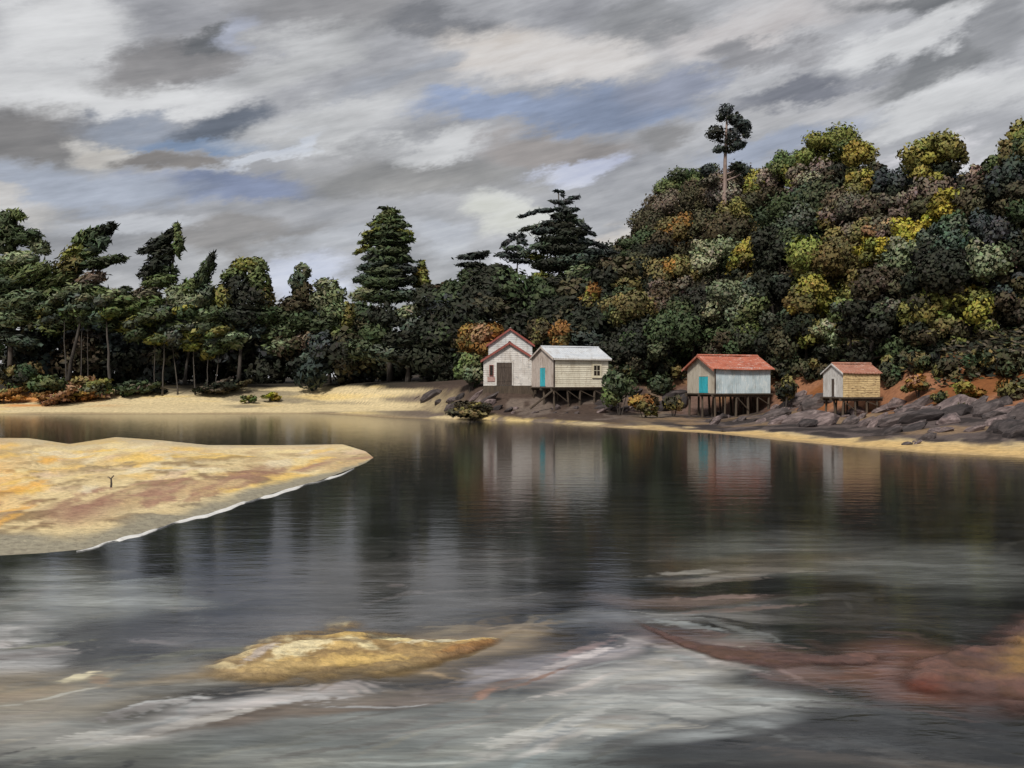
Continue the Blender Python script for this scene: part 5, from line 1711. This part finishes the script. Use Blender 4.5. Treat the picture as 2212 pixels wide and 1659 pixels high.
def undergrowth():
    g = np.random.default_rng(5)
    n = 90000
    y = g.uniform(95, 235, n)
    u = g.uniform(1180, 2700, n)
    x = (u * K - 512) / FPX * y
    _, ys, b_, hb, w_, H, sl = prof(x, y)
    t_ = (y - ys - b_) / w_
    keep = t_ > 0.8 + (fbm(x * 0.3, y * 0.3, 3, 3) - 0.5) * 0.8
    x, y = x[keep], y[keep]
    n = len(x)
    z = ground_h(x, y) + g.uniform(0.0, 0.9, n) ** 2
    a = g.uniform(0, 6.28, n)
    nrm = np.stack([g.normal(size=n) * 0.6, g.normal(size=n) * 0.6 - 0.4, np.ones(n)], -1)
    nrm /= np.linalg.norm(nrm, axis=1)[:, None]
    t = np.stack([np.cos(a), np.sin(a), np.zeros(n)], -1)
    t = t - (t * nrm).sum(1)[:, None] * nrm
    bb = np.cross(nrm, t)
    L_ = g.uniform(0.25, 0.6, n)[:, None]
    p = np.stack([x, y, z], -1)
    V = np.stack([p - t * L_, p - bb * L_ * 0.5, p + t * L_, p + bb * L_ * 0.5], 1).reshape(-1, 3)
    pal = np.array([DK, DG, BR, OB, DK, MV])
    c = pal[g.integers(0, 6, n)] * g.uniform(0.7, 1.3, (n, 1))
    o = link('undergrowth', mesh_np('undergrowth', V, np.arange(len(V)).reshape(-1, 4), np.repeat(c, 4, 0), FOL))
    tag(o, 'dark leafy undergrowth covering the ground of the wooded hillside', 'undergrowth', kind='stuff')


undergrowth()


# --- rocks
def rock_mesh(k):
    bm = bmesh.new()
    bmesh.ops.create_icosphere(bm, subdivisions=2, radius=1.0)
    r_ = np.random.default_rng(200 + k)
    planes = [Vector(r_.normal(size=3)).normalized() for _ in range(9)]
    for v in bm.verts:
        p = v.co.copy()
        for pl in planes:
            d = p.dot(pl)
            if d > 0.62:
                p -= pl * (d - 0.62) * 0.9
        v.co = p * (1 + r_.uniform(-0.04, 0.04))
    me = bpy.data.meshes.new('rock')
    bm.to_mesh(me)
    bm.free()
    return me


def rock_mat():
    m, nt, b, out = new_mat('shore_rock')
    tc = nt.nodes.new('ShaderNodeTexCoord')
    oi = nt.nodes.new('ShaderNodeObjectInfo')
    ad = nt.nodes.new('ShaderNodeVectorMath')
    ad.operation = 'ADD'
    nt.links.new(tc.outputs['Object'], ad.inputs[0])
    nt.links.new(oi.outputs['Location'], ad.inputs[1])
    n = nnode(nt, nmap(nt, ad.outputs[0], (1, 1, 2.2)), 1.6, 7, 0.65, 0.5)
    c = nramp(nt, n.outputs['Fac'], [(0.32, (0.035, 0.030, 0.034)), (0.48, (0.105, 0.085, 0.085)), (0.62, (0.22, 0.185, 0.185)), (0.75, (0.33, 0.29, 0.28))])
    r_ = nramp(nt, oi.outputs['Random'], [(0.0, (0.22, 0.21, 0.22)), (0.4, (0.6, 0.57, 0.56)), (1.0, (1.35, 1.22, 1.2))])
    nt.links.new(nmix(nt, 1.0, c, r_, 'MULTIPLY'), b.inputs['Base Color'])
    b.inputs['Roughness'].default_value = 0.8
    bp = nt.nodes.new('ShaderNodeBump')
    bp.inputs['Strength'].default_value = 0.5
    bp.inputs['Distance'].default_value = 0.15
    nt.links.new(n.outputs['Fac'], bp.inputs['Height'])
    nt.links.new(bp.outputs[0], b.inputs['Normal'])
    return m


RM = rock_mat()
ROCKS = [rock_mesh(k) for k in range(7)]
for me in ROCKS:
    me.materials.append(RM)
rr = random.Random(77)
ZONES = [
    (1300, 1345, 850, 892, 8, 0.75, 'grey rock between the cream hut and the orange bush'),
    (1345, 1470, 850, 896, 15, 0.8, 'grey rock between the orange bush and the blue hut'),
    (1480, 1670, 890, 918, 11, 0.5, 'low dark rock on the mud below the blue hut'),
    (1670, 1800, 865, 893, 12, 0.95, 'upper purple-grey rock between blue hut and ochre shed'),
    (1670, 1800, 896, 925, 12, 0.9, 'lower purple-grey rock between blue hut and ochre shed'),
    (1800, 1905, 888, 925, 12, 0.65, 'dark rock below the stilts of the ochre shed'),
    (1905, 2060, 872, 900, 13, 0.85, 'upper slanted rock right of the ochre shed'),
    (1905, 2060, 903, 936, 13, 0.85, 'lower slanted rock right of the ochre shed'),
    (2060, 2230, 875, 905, 13, 0.8, 'upper mauve rock at the right end of the shore'),
    (2060, 2230, 908, 945, 13, 0.75, 'lower mauve rock at the right end of the shore'),
    (1940, 2020, 945, 962, 5, 0.35, 'small pale rock on the golden sand by the water'),
    (890, 1060, 858, 886, 16, 0.7, 'dark brown rock on the bank below the boathouse'),
    (1060, 1300, 880, 898, 12, 0.4, 'small dark stone on the mud below the cream hut'),
]
ORD = ['leftmost', 'second from left', 'third from left', 'fourth from left', 'fifth from left', 'sixth from left', 'seventh from left', 'eighth from left', 'ninth from left', 'tenth from left',
       'eleventh from left', 'twelfth from left', 'thirteenth from left', 'fourteenth from left', 'fifteenth from left', 'sixteenth from left']
for (x0, x1, y0, y1, n, s, lab) in ZONES:
    spots = sorted((rr.uniform(x0, x1), rr.uniform(y0, y1)) for _ in range(n))
    for k, (dx, dy) in enumerate(spots):
        D = None                      # where the sight line meets the ground
        for d in np.arange(58, 170, 0.5):
            q = P3(dx, dy, d)
            if q.z <= gh(q.x, d):
                D = d
                break
        if D is None:
            continue
        q = P3(dx, dy, D)
        o = link('shore_rock', ROCKS[rr.randrange(7)])
        sc = s * rr.choice((0.45, 0.6, 0.8, 1.0, 1.3, 1.6))
        o.location = (q.x, q.y, q.z + sc * 0.2)
        o.scale = (sc * rr.uniform(1.0, 2.2), sc * rr.uniform(0.8, 1.2), sc * rr.uniform(0.5, 1.05))
        o.rotation_euler = (rr.uniform(-.2, .2), math.radians(rr.uniform(-42, -12)), rr.uniform(-0.4, 0.4))
        tag(o, lab + ', ' + ORD[k], 'rock', 'rocks along the far shore')
